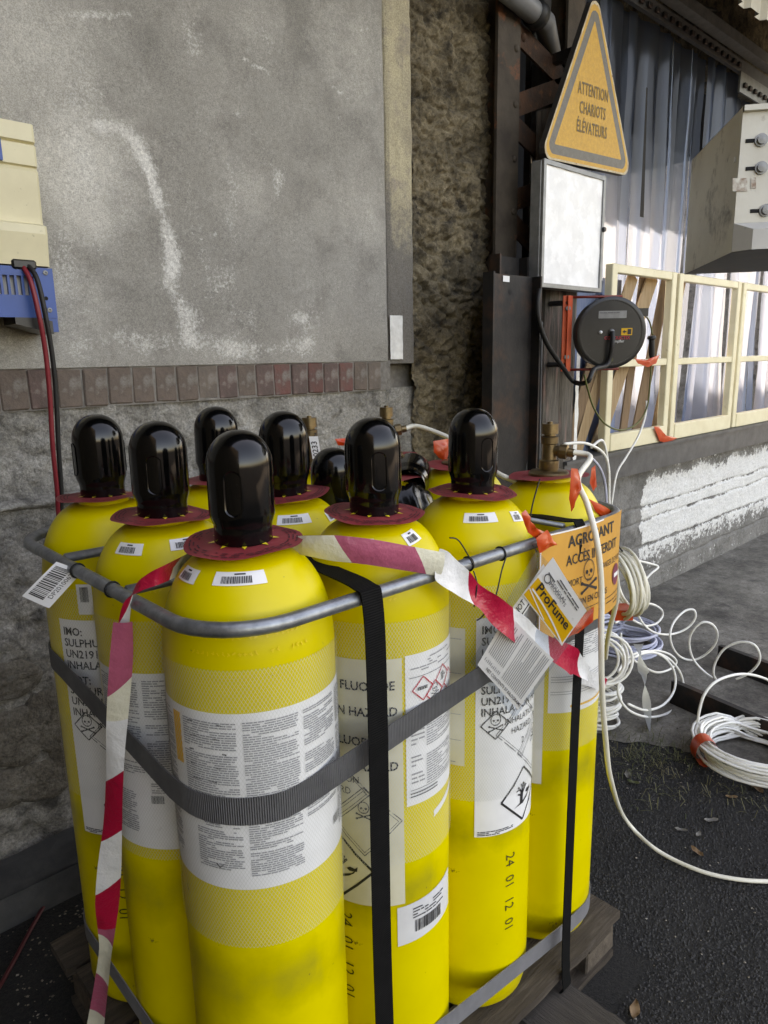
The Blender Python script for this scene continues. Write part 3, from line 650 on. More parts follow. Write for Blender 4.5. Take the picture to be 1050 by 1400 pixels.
# grey plastic pipes at the top
pp = thing('drain_pipe', (2.95, 2.3, 0), 'grey plastic drain pipe with elbow behind the triangular sign', 'pipe')
a = at(748, 60, Y=2.25); mb = MB(); mb.tube([(a.x, 2.27, 0.3), (a.x, 2.27, 4.0)], 0.055, 16); mb.build('downpipe', 'pvc_grey', pp, smooth=True)
A, B = at(683, -22, Y=2.02), at(745, 30, Y=2.06); mb = MB(); mb.tube([A, A.lerp(B, 0.8), B, V((a.x, 2.2, B.z - 0.1))], 0.045, 16); mb.build('branch_pipe', 'pvc_grey', pp, smooth=True)
d = (B - A).normalized(); mb = MB(); mb.tube([A.lerp(B, 0.72), A.lerp(B, 0.86)], 0.056, 16); mb.build('pipe_collar', 'rubber', pp, smooth=True)
mb = MB(); mb.lathe([(0.062, -0.05), (0.062, 0.05)], 16, (a.x, 2.27, at(748, 75, Y=2.25).z)); mb.build('pipe_socket', 'pvc_grey', pp, smooth=True)

def lerp2(a, b, t): return a + (b - a) * t
# ================================================================ STRIP CURTAIN AND WINDOW FRAMES
cur = thing('strip_curtain', (4.5, 2.16, 0.99), 'translucent plastic strip curtain hanging in the opening', 'curtain')
x = 3.33; i = 0; rng = random.Random(3)
while x < 9.8:
    wd = rng.uniform(0.10, 0.16); bow = rng.choice((-1, 1)) * rng.uniform(0.025, 0.055); tilt = rng.uniform(-0.06, 0.06); sway = rng.uniform(-0.035, 0.035)
    ztop = 3.29 if x < 5.13 else 3.17
    ph = rng.random() * 6
    def SP(u, v):
        zz = 0.985 + (ztop - 0.985) * v
        s = 1 - v
        xx = x + wd * u + sway * s * s + 0.012 * s * math.sin(3 * v + ph)
        return (xx, 2.155 + 0.012 * (i % 2) + bow * (0.5 + 0.6 * s) * math.sin(math.pi * u) + tilt * (u - 0.5) * (0.4 + s) + 0.022 * s * math.sin(v * 5 + ph) + 0.006 * fbm(v * 6, ph, u), zz)
    mb = MB(); mb.grid(SP, 8, 26); mb.build('curtain_strip', rng.choice(('pvc_strip_a', 'pvc_strip_b', 'pvc_strip_b', 'pvc_strip_c')), cur, smooth=True)
    x += wd * rng.uniform(0.62, 0.92); i += 1
gA, gB = at(884, 120, Y=2.10), at(877, 297, Y=2.10)
mb = MB(); mb.grid(lambda u, v: (lerp2(gB.x, gA.x, v) + (u - 0.5) * (0.045 - 0.03 * v), 2.098, lerp2(gB.z, gA.z, v)), 1, 8); mb.build('gap_shade_strip', 'dark', cur)  # black strip stands in for the shadowed gap between curtain strips
rail = MB(); rail.box(3.3, 9.9, 2.10, 2.125, 3.285, 3.36); rail.build('curtain_rail', 'steel_grey', cur)
mb = MB(); mb.box(3.3, 9.9, 2.03, 2.098, 3.37, 3.43); mb.build('track_profile', 'alu', cur)
mb = MB(); mb.box(5.13, 9.9, 2.085, 2.098, 3.16, 3.28); mb.build('hook_plate', 'alu', cur)
x = 3.4; hk = MB(); hk.cbox(-0.018, 0.018, -0.008, 0.008, -0.014, 0.014, 0.003); hm = hk.mesh('strip_hook', ['steel_dark'])
while x < 7.2:
    o = link('strip_hook', hm, cur); o.location = V((x, 2.086 - (0.012 if x > 5.13 else 0), 3.31 if x < 5.13 else 3.205)) - WO[cur.name]; x += 0.085
# conduit and brackets on the lintel
p1 = [at(x, y, Y=2.12) for x, y in ((905, -3), (925, 5), (975, 14), (979, 22))]
mb = MB(); mb.tube(spline(p1, 5), 0.012, 8); mb.build('conduit', 'steel_grey', smooth=True, label='thin bent metal conduit running along the lintel', cat='conduit')
br = thing('wall_bracket', at(960, 60, Y=2.2), 'rusty bracket with bolts on the lintel above the curtain', 'bracket')
for (x0, y0, x1, y1, t) in ((948, 40, 980, 25, 0.03), (944, 24, 944, 48, 0.012), (968, 40, 972, 60, 0.012), (980, 25, 980, 45, 0.015)):
    A, B = at(x0, y0, Y=2.13), at(x1, y1, Y=2.13); d = (B - A); L = d.length / 2; d.normalize(); mb = MB(); mb.obox((A + B) / 2, d * L, d.cross(V((0, 1, 0))) * t, V((0, 0.03, 0))); mb.build('bracket_bar', 'rust_plate', br)

# stored boards between the frames and the curtain
boards = [((790, 610), (866, 376), 0.10, 'timber_tan'), ((815, 612), (893, 376), 0.12, 'timber_tan'), ((868, 600), (912, 378), 0.11, 'timber_brown'), ((850, 602), (880, 376), 0.08, 'timber_brown'), ((778, 610), (836, 400), 0.10, 'timber_brown'), ((893, 592), (935, 380), 0.06, 'timber_tan')]
desc = ['tan board leaning nearest the hose reel', 'wide tan board leaning behind the cream frame', 'brown board leaning at the right of the stored boards', 'narrow brown board leaning between wider boards', 'brown board half hidden behind the hose reel', 'slim tan board leaning behind the right stile']
for i, (a, b, wd, mt) in enumerate(boards):
    Yb = 2.100 + 0.006 * (i % 3) - (0.0 if i < 4 else 0.0)
    Yb = 2.075 + 0.011 * (i % 4)
    A, B = at(*a, Y=Yb), at(*b, Y=Yb); A = A + (A - B) * max(0, (A.z - 0.992)) / (B.z - A.z); d = B - A; L = d.length; d.normalize()
    mb = MB(); mb.obox((A + B) / 2, d * L / 2, d.cross(V((0, 1, 0))) * wd / 2, V((0, 0.0045, 0))); mb.build('stored_board', mt, label=desc[i], cat='board', group='boards stored behind the window frame')
A, B = at(838, 600, Y=2.12), at(838, 376, Y=2.12); mb = MB(); mb.box(A.x - 0.55, A.x + 0.02, 2.125, 2.131, 0.992, B.z - 0.02); mb.build('blue_panel', 'timber_blue', label='faded blue board standing behind the hose reel', cat='board')

# cream steel window frames
def frame(px0, px1, label, mid=True):
    a, b = at(px0, 372, Y=2.03), at(px1, 372, Y=2.03); x0, x1 = a.x, b.x; zt, zb, zm = 1.985, 0.992, 1.47
    t = thing('window_frame', (x0, 2.03, zb), label, 'window frame', 'cream frames standing on the sill')
    for (q0, q1) in ((x0, x0 + 0.055), (x1 - 0.055, x1)):
        mb = MB(); mb.cbox(q0, q1, 2.005, 2.05, zb, zt, 0.004); mb.build('stile', 'cream_paint', t)
    mb = MB(); mb.cbox(x0 + 0.055, x1 - 0.055, 2.008, 2.047, zt - 0.045, zt, 0.004); mb.build('top_rail', 'cream_paint', t)
    mb = MB(); mb.cbox(x0 + 0.055, x1 - 0.055, 2.000, 2.047, zb, zb + 0.095, 0.004); mb.build('bottom_rail', 'cream_paint', t)
    mb = MB(); mb.cbox(x0 + 0.055, x1 - 0.055, 2.010, 2.045, zm - 0.02, zm + 0.02, 0.004); mb.build('middle_rail', 'cream_paint', t)
    return t
frame(832, 921, 'cream steel window frame nearest the column, boards behind it')
frame(925, 1011, 'cream steel window frame second from the column')
frame(1014, 1090, 'cream steel window frame cut by the right picture edge')

# ================================================================ SIGN, PANEL, REEL
SY = 1.90
sg = thing('warning_sign', (3.08, SY, 2.33), 'triangular yellow warning sign with worn French lettering', 'sign')
side_l = 0.765; cx, zb = 3.078, 2.335 + 0.02; hh = side_l * 0.95
tilt = 0.012
def tri(s, r, n=6, ctr=None):
    """rounded triangle outline scaled by s about the centroid"""
    pts = [(-side_l / 2, 0), (side_l / 2, 0), (0, hh)]; cen = (0, hh / 3)
    pts = [(cen[0] + (p[0] - cen[0]) * s, cen[1] + (p[1] - cen[1]) * s) for p in pts]; out = []
    for i in range(3):
        p0, p, p1 = V(pts[i - 1]), V(pts[i]), V(pts[(i + 1) % 3]); a = (p0 - p).normalized(); b = (p1 - p).normalized()
        ang = a.angle(b); tl = r / math.tan(ang / 2); c = p + (a + b).normalized() * (r / math.sin(ang / 2))
        s0 = p + a * tl - c; s1 = p + b * tl - c
        for k in range(n + 1):
            v = s0.lerp(s1, k / n).normalized() * r + c; out.append((v.x, v.y))
    return out
def SF(dy): return lambda x, y: V((cx + x, SY + dy, zb + y + tilt * x * 4))
mb = MB(); o1 = tri(1.0, 0.045); N = len(o1)
mb.add([SF(0.0)(*p) for p in o1] + [SF(0.026)(*p) for p in o1], [tuple(range(N))] + [tuple(reversed(range(N, 2 * N)))] + [(i, N + i, N + (i + 1) % N, (i + 1) % N) for i in range(N)]); mb.build('sign_plate', 'sign_back', sg)
mb = MB(); i0 = tri(0.965, 0.042); mb.add([SF(-0.003)(*p) for p in o1] + [SF(-0.003)(*p) for p in i0], [(i, (i + 1) % N, N + (i + 1) % N, N + i) for i in range(N)]); mb.build('worn_rim', 'sign_edge', sg)
i1 = tri(0.90, 0.036); mb = MB(); mb.add([SF(-0.003)(*p) for p in i0] + [SF(-0.003)(*p) for p in i1], [(i, (i + 1) % N, N + (i + 1) % N, N + i) for i in range(N)]); mb.build('yellow_border', 'sign_yellow', sg)
i2 = tri(0.735, 0.004); mb = MB(); mb.add([SF(-0.003)(*p) for p in i1] + [SF(-0.003)(*p) for p in i2], [(i, (i + 1) % N, N + (i + 1) % N, N + i) for i in range(N)]); mb.build('grey_band', 'sign_band', sg)
mb = MB(); mb.add([SF(-0.003)(*p) for p in i2], [tuple(range(N))]); mb.build('yellow_field', 'sign_yellow', sg)
mb = MB(); F = SF(-0.005)
for s_, y in (('ATTENTION', 0.292), ('CHARIOTS', 0.215), ('ÉLÉVATEURS', 0.138)): put_text(mb, F, s_, 0.070, 0.010, y, 0, bold=0.014, align='CENTER', sx=0.60, space=1.1)
mb.build('lettering', 'sign_text', sg)
for dz in (0.15, 0.5):
    mb = MB(); mb.box(cx - 0.02, cx + 0.02, SY + 0.026, 2.10, zb + dz - 0.02, zb + dz + 0.02); mb.build('mounting_bracket', 'steel_dark', sg)
ip = thing('notice_case', (2.95, SY, 1.82), 'blank white notice case with metal rim below the triangular sign', 'notice case')
A, B = at(741, 224, Y=SY), at(822, 396, Y=SY); x0, x1, z1, z0 = A.x, 3.215, 2.335, 1.815
mb = MB(); mb.cbox(x0, x1, SY, SY + 0.06, z0, z1, 0.006); mb.build('case_body', 'alu', ip)
for (q) in ((x0, x1, z1 - 0.018, z1), (x0, x1, z0, z0 + 0.018), (x0, x0 + 0.018, z0 + 0.018, z1 - 0.018), (x1 - 0.018, x1, z0 + 0.018, z1 - 0.018)):
    mb = MB(); mb.box(q[0], q[1], SY - 0.012, SY - 0.001, q[2], q[3]); mb.build('rim', 'alu', ip)
mb = MB(); mb.grid(lambda u, v: (x0 + 0.018 + (x1 - x0 - 0.036) * u, SY - 0.004 + 0.003 * fbm(u * 4, v * 5, 2), z0 + 0.018 + (z1 - z0 - 0.036) * v), 30, 30); mb.build('blank_sheet', 'panel_white', ip, smooth=True)
mb = MB(); mb.lathe([(0.0, 0.012), (0.01, 0.012), (0.012, 0)], 12, (x1 - 0.009, SY - 0.012, 2.10), (0, -1, 0)); mb.build('lock', 'rubber', ip)
for dz in (1.95, 2.2):
    mb = MB(); mb.box(x0 + 0.2, x0 + 0.25, SY + 0.06, 2.09, dz - 0.02, dz + 0.02); mb.build('mounting_bracket', 'steel_dark', ip)

# hose reel on a swivelling orange bracket
RC = at(836, 455, Y=1.74)
rl = thing('cable_reel', RC - V((0, 0, 0.17)), 'black round retractable reel on an orange bracket beside the window frames', 'reel')
axd = (O - RC); axd.z = 0; axd.normalize(); axd = (axd + RT * 0.33 + V((0, 0, -0.03))).normalized()
Rr = 0.158
mb = MB(); mb.lathe([(0, 0.0), (Rr - 0.012, 0.0), (Rr, -0.008), (Rr, -0.075), (Rr - 0.01, -0.082), (0, -0.082)], 56, RC, axd); mb.build('drum', 'plastic_black', rl, smooth=True, angle=30)
mb = MB(); mb.lathe([(Rr - 0.001, -0.012), (Rr + 0.004, -0.010), (Rr + 0.004, -0.002), (Rr - 0.006, 0.003), (Rr - 0.016, 0.002), (Rr - 0.016, 0.0)], 56, RC, axd); mb.build('drum_rim', 'plastic_black', rl, smooth=True, angle=40)
rxa = (V((0, 0, 1)).cross(axd)).normalized(); rya = axd.cross(rxa)
RF = lambda x, y: RC + rxa * x + rya * y + axd * 0.002
mb = MB(); put_rect(mb, RF, -0.065, 0.065, 0.065, 0.098); mb.build('rating_plate', 'alu', rl)
RF2 = lambda x, y: RC + rxa * x + rya * y + axd * 0.0045
mb = MB(); put_para(mb, RF2, -0.06, 0.06, 0.067, 0.095, 0.007, 0.003, random.Random(1)); mb.build('plate_print', 'ink_mid', rl)
mb = MB(); put_rect(mb, RF, 0.045, 0.096, -0.012, 0.020); mb.build('yellow_sticker', 'yellow_print', rl)
mb = MB(); put_poly(mb, RF2, [(0.05, 0.004), (0.06, 0.013), (0.06, 0.007), (0.068, 0.007), (0.068, 0.001), (0.06, 0.001), (0.06, -0.005)]); put_rect(mb, RF2, 0.074, 0.091, -0.008, 0.016); mb.build('sticker_symbol', 'ink', rl)
mb = MB(); put_text(mb, RF2, 'CONDUCTIX', 0.021, -0.034, -0.030, sx=0.95, bold=0.01); mb.build('red_lettering', 'ink_red', rl)
mb = MB(); put_text(mb, RF2, 'wampfler', 0.018, -0.004, -0.044, sx=0.95); mb.build('white_lettering', 'paper', rl)
for (x, y, r, mt) in ((0.0, 0.005, 0.013, 'alu'), (-0.052, 0.003, 0.008, 'paper')):
    mb = MB(); mb.lathe([(r, 0.001), (r * 0.9, 0.01), (0, 0.011)], 14, RC + rxa * x + rya * y, axd); mb.build('hub_bolt', mt, rl, smooth=True)
mb = MB(); mb.lathe([(0.014, 0.002), (0.0, 0.0025)], 14, RC - rya * 0.12 + rxa * 0.0, axd); mb.build('round_sticker', 'green_cable', rl)
# bracket
bx = RC - axd * 0.05 - rxa * 0.195
for zz in (0.165, -0.165):
    A = V((bx.x, bx.y, RC.z + zz)); B = RC - axd * 0.05 + rxa * 0.06; B.z = RC.z + zz
    mb = MB(); mb.tube([A, B], 0.006, 8); mb.build('bracket_arm', 'bracket_red', rl, smooth=True)
mb = MB(); mb.obox((bx.x, bx.y, RC.z), rxa * 0.022, V((0, 0, 1)) * 0.172, axd * 0.006); mb.obox((bx.x, bx.y, RC.z), rxa * 0.003, V((0, 0, 1)) * 0.172, axd * 0.02); mb.build('bracket_plate', 'orange', rl)
for zz in (0.115, -0.105):
    mb = MB(); mb.lathe([(0.012, 0.0), (0.012, 0.012), (0.0, 0.013)], 6, V((bx.x, bx.y, RC.z + zz)) + axd * 0.006, axd); mb.build('bracket_bolt', 'alu', rl)
mb = MB(); A = V((bx.x, bx.y, RC.z)); mb.tube([A + V((0, 0, 0.14)), V((A.x - 0.02, 1.99, A.z + 0.14))], 0.012, 8); mb.tube([A - V((0, 0, 0.14)), V((A.x - 0.02, 1.99, A.z - 0.14))], 0.012, 8); mb.build('wall_stub', 'steel_dark', rl)
q = RC + rxa * 0.14 + rya * 0.09 - axd * 0.04; mb = MB(); mb.obox(q, rxa * 0.03, rya * 0.018, axd * 0.03); mb.build('cable_guide', 'plastic_black', rl)
# feed hose over the drum
hp = [RC + axd * 0.012 + rya * 0.005, RC + axd * 0.03 - rya * 0.05 - rxa * 0.004, RC + axd * 0.03 - rya * 0.14 - rxa * 0.02] + [at(x, y, Y=1.72) for x, y in ((812, 505), (803, 522))] + [at(x, y, Y=1.85) for x, y in ((785, 522), (768, 500), (748, 470), (737, 440), (735, 415), (738, 395))]
mb = MB(); mb.tube(spline(hp, 8), 0.011, 10); mb.build('feed_hose', 'rubber', rl, smooth=True)
# cable with plug
cp = [RC + rxa * 0.16 + rya * 0.085 - axd * 0.04] + [at(x, y, Y=1.70) for x, y in ((888, 440), (892, 458))]
mb = MB(); mb.tube(spline(cp, 8), 0.004, 8); mb.build('cable_end', 'green_cable', rl, smooth=True)
pl_a, pl_b = at(891, 459, Y=1.70), at(891, 491, Y=1.70)
mb = MB(); d = (pl_b - pl_a).normalized(); L = (pl_b - pl_a).length; mb.lathe([(0, 0), (0.017, 0), (0.021, 0.008), (0.021, 0.014), (0.014, 0.02), (0.0145, L * 0.8), (0.008, L), (0, L)], 16, pl_a, d); mb.build('plug', 'rubber', rl, smooth=True, angle=35)
cp2 = [at(x, y, Y=1.70) for x, y in ((891, 491), (889, 520), (885, 555), (872, 578), (850, 588), (828, 580), (812, 558), (803, 530), (799, 512))]
mb = MB(); mb.tube(spline(cp2, 8), 0.0042, 8); mb.build('hanging_cable', 'green_cable', rl, smooth=True)

# ================================================================ BATTERY CHARGER on the left wall
ch = thing('battery_charger', (0.4, 2.1, 1.6), 'cream and blue wall-mounted charger cut by the left picture edge', 'charger')
CY = 1.985; XR = 0.683
mb = MB()
prof = [(1.768, 0.000), (1.845, -0.012), (1.865, -0.010), (1.872, 0.012), (1.885, 0.012), (1.995, 0.006), (2.005, 0.014), (2.008, 0.006), (2.055, 0.004), (2.060, 0.014), (2.064, 0.004), (2.105, 0.006), (2.11, 0.03)]
xl = 0.18
vs = []
for z, dy in prof: vs += [(xl, CY + dy + 0.0, z), (XR - 0.006, CY + dy, z), (XR, CY + dy + 0.006, z), (XR, WY, z)]
fs = [(i * 4 + k, i * 4 + k + 1, i * 4 + k + 5, i * 4 + k + 4) for i in range(len(prof) - 1) for k in range(3)]
n = len(prof) - 1; fs.append((n * 4, n * 4 + 1, n * 4 + 2, n * 4 + 3))
mb.add(vs, fs); mb.build('cream_cover', 'cabinet_cream', ch)
pa, pb = at(-10, 187, Y=CY), at(4, 219, Y=CY); mb = MB(); mb.box(pa.x - 0.1, pb.x, CY - 0.002, CY + 0.01, pb.z, pa.z); mb.build('display_window', 'cabinet_blue', ch)
zt = 1.764; zb2 = 1.640
mb = MB(); x_sl = [0.20 + 0.021 * k for k in range(22)]
mb.box(xl, XR + 0.004, CY, CY + 0.012, zb2, 1.695); mb.box(xl, XR + 0.004, CY, CY + 0.012, 1.742, zt); mb.box(XR - 0.045, XR + 0.004, CY, CY + 0.012, 1.695, 1.742); mb.box(XR, XR + 0.004, CY + 0.012, WY, zb2 - 0.035, zt); mb.build('blue_front', 'cabinet_blue', ch)
k = xl
while k < XR - 0.05:
    mb = MB(); mb.box(k, k + 0.006, CY + 0.001, CY + 0.011, 1.695, 1.742); mb.build('vent_bar', 'cabinet_blue', ch); k += 0.0165
mb = MB(); mb.box(xl, XR - 0.002, CY + 0.02, CY + 0.03, 1.66, 1.76); mb.build('vent_back', 'machine_grey', ch)
mb = MB(); mb.obox((XR - 0.055, CY + 0.05, zb2 - 0.012), (0.045, 0, -0.012), (0, 0.05, 0), (0, 0, 0.016)); mb.build('bottom_tray', 'plastic_black', ch)
mb = MB(); mb.box(XR - 0.028, XR + 0.004, CY + 0.002, CY + 0.010, zb2 - 0.035, zb2); mb.build('corner_foot', 'cabinet_blue', ch)
for (px, py) in ((62, 373), (68, 424)):
    q = at(px, py, Y=CY); mb = MB(); mb.lathe([(0.0065, 0), (0.006, 0.002), (0.003, 0.0025), (0, 0.001)], 12, (q.x, CY, q.z), (0, -1, 0)); mb.build('screw', 'alu', ch)
q = at(63, 408, Y=CY); mb = MB(); mb.lathe([(0.0, 0.0), (0.005, 0.0)], 12, (q.x, CY - 0.0015, q.z), (0, -1, 0)); mb.build('screw_hole', 'dark', ch)
q0, q1 = at(15, 357, Y=CY), at(50, 366, Y=CY); mb = MB(); mb.cbox(q0.x, q1.x, CY - 0.006, CY + 0.01, 1.757, 1.782, 0.005); mb.build('cable_gland', 'plastic_black', ch)
for (pts, mt, lab) in (([(30, 362), (42, 385), (53, 430), (62, 480), (68, 540), (72, 610), (78, 670), (84, 740)], 'cable_red', 'red charger cable hanging down the wall'), ([(36, 361), (50, 380), (62, 430), (72, 490), (77, 545), (80, 610), (84, 670), (88, 740)], 'rubber', 'black charger cable hanging beside the red one')):
    if mt not in M: mat('cable_red', (0.22, 0.012, 0.02), None, rough=0.45)
    P = [at(*pts[0], Y=CY + 0.004), at(*pts[1], Y=CY - 0.022)] + [at(*p, Y=CY - 0.03 + 0.012 * i) for i, p in enumerate(pts[2:])]
    P.append(V((P[-1].x + 0.01, P[-1].y, 0.5))); P.append(V((P[-1].x - 0.03, 1.97, 0.02)))
    mb = MB(); mb.tube(spline(P, 8), 0.0062, 10); mb.build('charger_cable', mt, smooth=True, label=lab, cat='cable')
# beam and cable on the dark ground at the left
bmg = thing('kerb_beam', (0.4, 2.05, 0), 'dusty grey kerb beam along the wall foot at lower left', 'beam')
mb = MB(); mb.grid(lambda u, v: (-0.6 + 1.9 * u, 1.94 + 0.17 * v + 0.003 * fbm(u * 20, v, 1), 0.105 + 0.006 * fbm(u * 14, v * 2, 4)), 60, 5); mb.box(-0.6, 1.3, 1.942, 2.10, 0, 0.098); mb.build('beam_body', 'steel_grey', bmg)
mb = MB(); mb.tube(spline([at(x, y, Z=0.012) for x, y in ((150, 1075), (112, 1140), (85, 1195), (45, 1265), (10, 1330), (-20, 1380))], 8), 0.006, 8); mat('cable_dark_red', (0.07, 0.006, 0.008), None, rough=0.5); mb.build('floor_cable', 'cable_dark_red', smooth=True, label='dark red cable lying on the ground at lower left', cat='cable')

# ================================================================ PALLET
PZ = 0.14
pal = thing('wooden_pallet', (0.95, 1.15, 0), 'weathered wooden pallet under the yellow cylinders', 'pallet')
rng = random.Random(11)
def plank(name, x0, x1, y0, y1, z0, z1, m, seg=26, par=None, along='x'):
    mb = MB(); sd = rng.random() * 40
    def ring(t):
        e = 0.006 * fbm(t * 9 + sd, 1, 0); g = 0.007 * fbm(t * 11 + sd, 5, 0); h = 0.003 * fbm(t * 14 + sd, 9, 0)
        if along == 'x':
            X = x0 + (x1 - x0) * t
            return [(X, y0 + e, z0), (X, y1 + g, z0), (X, y1 + g, z1 + h), (X, (y0 + y1) / 2, z1), (X, y0 + e, z1 + h)]
        Y = y0 + (y1 - y0) * t
        return [(x0 + e, Y, z0), (x0 + e, Y, z1 + h), ((x0 + x1) / 2, Y, z1), (x1 + g, Y, z1 + h), (x1 + g, Y, z0)]
    vs = []; fs = []
    for i in range(seg + 1): vs += ring(i / seg)
    for i in range(seg):
        for k in range(5): fs.append((i * 5 + k, (i + 1) * 5 + k, (i + 1) * 5 + (k + 1) % 5, i * 5 + (k + 1) % 5))
    fs.append((4, 3, 2, 1, 0)); fs.append(tuple(seg * 5 + k for k in range(5)))
    mb.add(vs, fs); return mb.build(name, m, par or pal)
y = 0.733
for i in range(8):
    wd = 0.115 if i in (0, 7) else 0.10
    plank('deck_board', 0.40 + rng.uniform(-0.015, 0.01), 1.472 + rng.uniform(-0.012, 0.006), y, y + wd, 0.117, PZ - 0.001, 'pallet_wood'); y += wd + 0.0125
for xx in (0.41, 0.88, 1.34):
    plank('cross_board', xx, xx + 0.10, 0.738, 1.60, 0.094, 0.116, 'pallet_wood', along='y')
    for yy in (0.745, 1.10, 1.49):
        mb = MB(); mb.cbox(xx, xx + 0.13 if xx > 1.3 else xx + 0.10, yy, yy + 0.095, 0.020, 0.093, 0.004, jit=0.003); mb.build('block', 'end_grain', pal)
for yy in (0.742, 1.10, 1.49): plank('bottom_board', 0.40, 1.465, yy, yy + 0.095, 0.001, 0.019, 'pallet_wood')
plank('skid_plank', 1.08, 1.235, 0.28, 0.82, 0.0615, 0.092, 'pallet_dark', par=tag(thing('loose_plank', (1.15, 0.5, 0), None, None), 'dark loose plank sticking out from under the pallet', 'plank'), along='y')
mb = MB(); mb.cbox(1.09, 1.22, 0.31, 0.40, 0.0, 0.060, 0.004); mb.build('bearer', 'pallet_dark', bpy.data.objects['loose_plank'])

# ================================================================ GAS CYLINDERS
R = 0.129
NECK_Z, SH_Z = 1.118, 0.948            # heights above the cylinder's foot
def dome_r(z):
    t = min(1, max(0, (z - SH_Z) / (NECK_Z - 0.008 - SH_Z)))
    return 0.046 + (R - 0.046) * max(0.0, 1 - t ** 2.35) ** 0.53
prof = [(0.0, 0.012), (0.07, 0.0), (0.095, 0.0), (0.112, 0.006), (0.123, 0.02), (R, 0.045)] + [(R, 0.045 + (SH_Z - 0.045) * k / 30) for k in range(1, 31)]
prof += [(dome_r(SH_Z + (NECK_Z - 0.008 - SH_Z) * math.sin(math.pi / 2 * k / 20)), SH_Z + (NECK_Z - 0.008 - SH_Z) * math.sin(math.pi / 2 * k / 20)) for k in range(1, 21)]
prof += [(0.046, NECK_Z), (0.0, NECK_Z)]
bmb = MB(); bmb.lathe(prof, 72); bmb.at = {'grime': [0.75 * max(0, 1 - abs(v[2] - 0.06) / 0.12) + 1.0 * max(0, 1 - abs(v[2] - 0.455 - 0.05 * fbm(v[0] * 9, v[1] * 9, 2)) / 0.10) * (0.75 + 0.9 * fbm(v[0] * 7, v[1] * 7, 8)) + 0.25 * (v[2] > 1.0) for v in bmb.v]}
BODY = bmb.mesh('body', ['yellow'], True, 50)
nmb = MB(); nmb.lathe([(0.046, -0.022), (0.0485, -0.020), (0.0485, -0.002), (0.046, 0.0)], 40, (0, 0, NECK_Z)); NECK = nmb.mesh('neck_ring', ['yellow'], True, 40)
CH = 0.164
cprof = [(0.0415, 0.0), (0.0425, 0.002), (0.0425, 0.022), (0.0435, 0.028), (0.0475, 0.040), (0.0482, 0.044), (0.0482, CH - 0.052)]
cprof += [(0.0482 * math.cos(t) ** 0.9, CH - 0.052 + 0.052 * math.sin(t)) for t in [math.pi / 2 * k / 12 for k in range(1, 12)]] + [(0.0, CH)]
cmb = MB(); cmb.lathe(cprof, 48); CAP = cmb.mesh('valve_cap', ['cap'], True, 45)
# rim line of the oval vent slot in the cap
def slot_mesh(phi):
    mb = MB(); Rc = 0.0484; w2, h2 = 0.0115, 0.031; pts = []
    for k in range(28):
        t = 2 * math.pi * k / 28; x = w2 * math.cos(t); yy = (h2 - w2) * (1 if math.sin(t) > 0 else -1) + w2 * math.sin(t); pts.append((x, yy))
    F = lambda x, y, o=0: V(((Rc + o) * math.cos(phi + x / Rc), (Rc + o) * math.sin(phi + x / Rc), 0.078 + y))
    vs = [F(*p) for p in pts] + [F(p[0] * 1.12, p[1] * 1.05, 0.0012) for p in pts] + [F(p[0] * 0.9, p[1] * 0.96, -0.0035) for p in pts]
    n = 28; mb.add(vs, [(i, (i + 1) % n, n + (i + 1) % n, n + i) for i in range(n)] + [(i, 2 * n + i, 2 * n + (i + 1) % n, (i + 1) % n) for i in range(n)])
    return mb.mesh('vent_slot', ['cap'], True)
# dark red paper collar, a little wavy
def disc_mesh(sd):
    mb = MB(); n = 44; rr = (0.038, 0.06, 0.0875); vs = []
    for r_ in rr:
        for k in range(n):
            t = 2 * math.pi * k / n; vs.append((r_ * math.cos(t), r_ * math.sin(t), 0.004 + (r_ - 0.038) * (-0.03 + 0.045 * math.sin(2 * t + sd) + 0.03 * math.sin(5 * t + sd * 2))))
    fs = [(i * n + k, i * n + (k + 1) % n, (i + 1) * n + (k + 1) % n, (i + 1) * n + k) for i in range(2) for k in range(n)]
    mb.add(vs, fs)
    return mb.mesh('warning_disc', ['disc'], True)
def disc_print(sd):
    mb = MB(); 
    for ring, r_ in enumerate((0.066, 0.072, 0.078)):
        t = 0
        while t < 6.28:
            dt = random.uniform(0.05, 0.22)
            if random.random() < 0.75:
                z = lambda r2, a: 0.0052 + (r2 - 0.038) * (-0.03 + 0.045 * math.sin(2 * a + sd) + 0.03 * math.sin(5 * a + sd * 2))
                a0, a1 = t, t + dt * 0.8
                mb.add([(r_ * math.cos(a0), r_ * math.sin(a0), z(r_, a0)), (r_ * math.cos(a1), r_ * math.sin(a1), z(r_, a1)), ((r_ + .0022) * math.cos(a1), (r_ + .0022) * math.sin(a1), z(r_ + .0022, a1)), ((r_ + .0022) * math.cos(a0), (r_ + .0022) * math.sin(a0), z(r_ + .0022, a0))], [(0, 1, 2, 3)])
            t += dt
    return mb
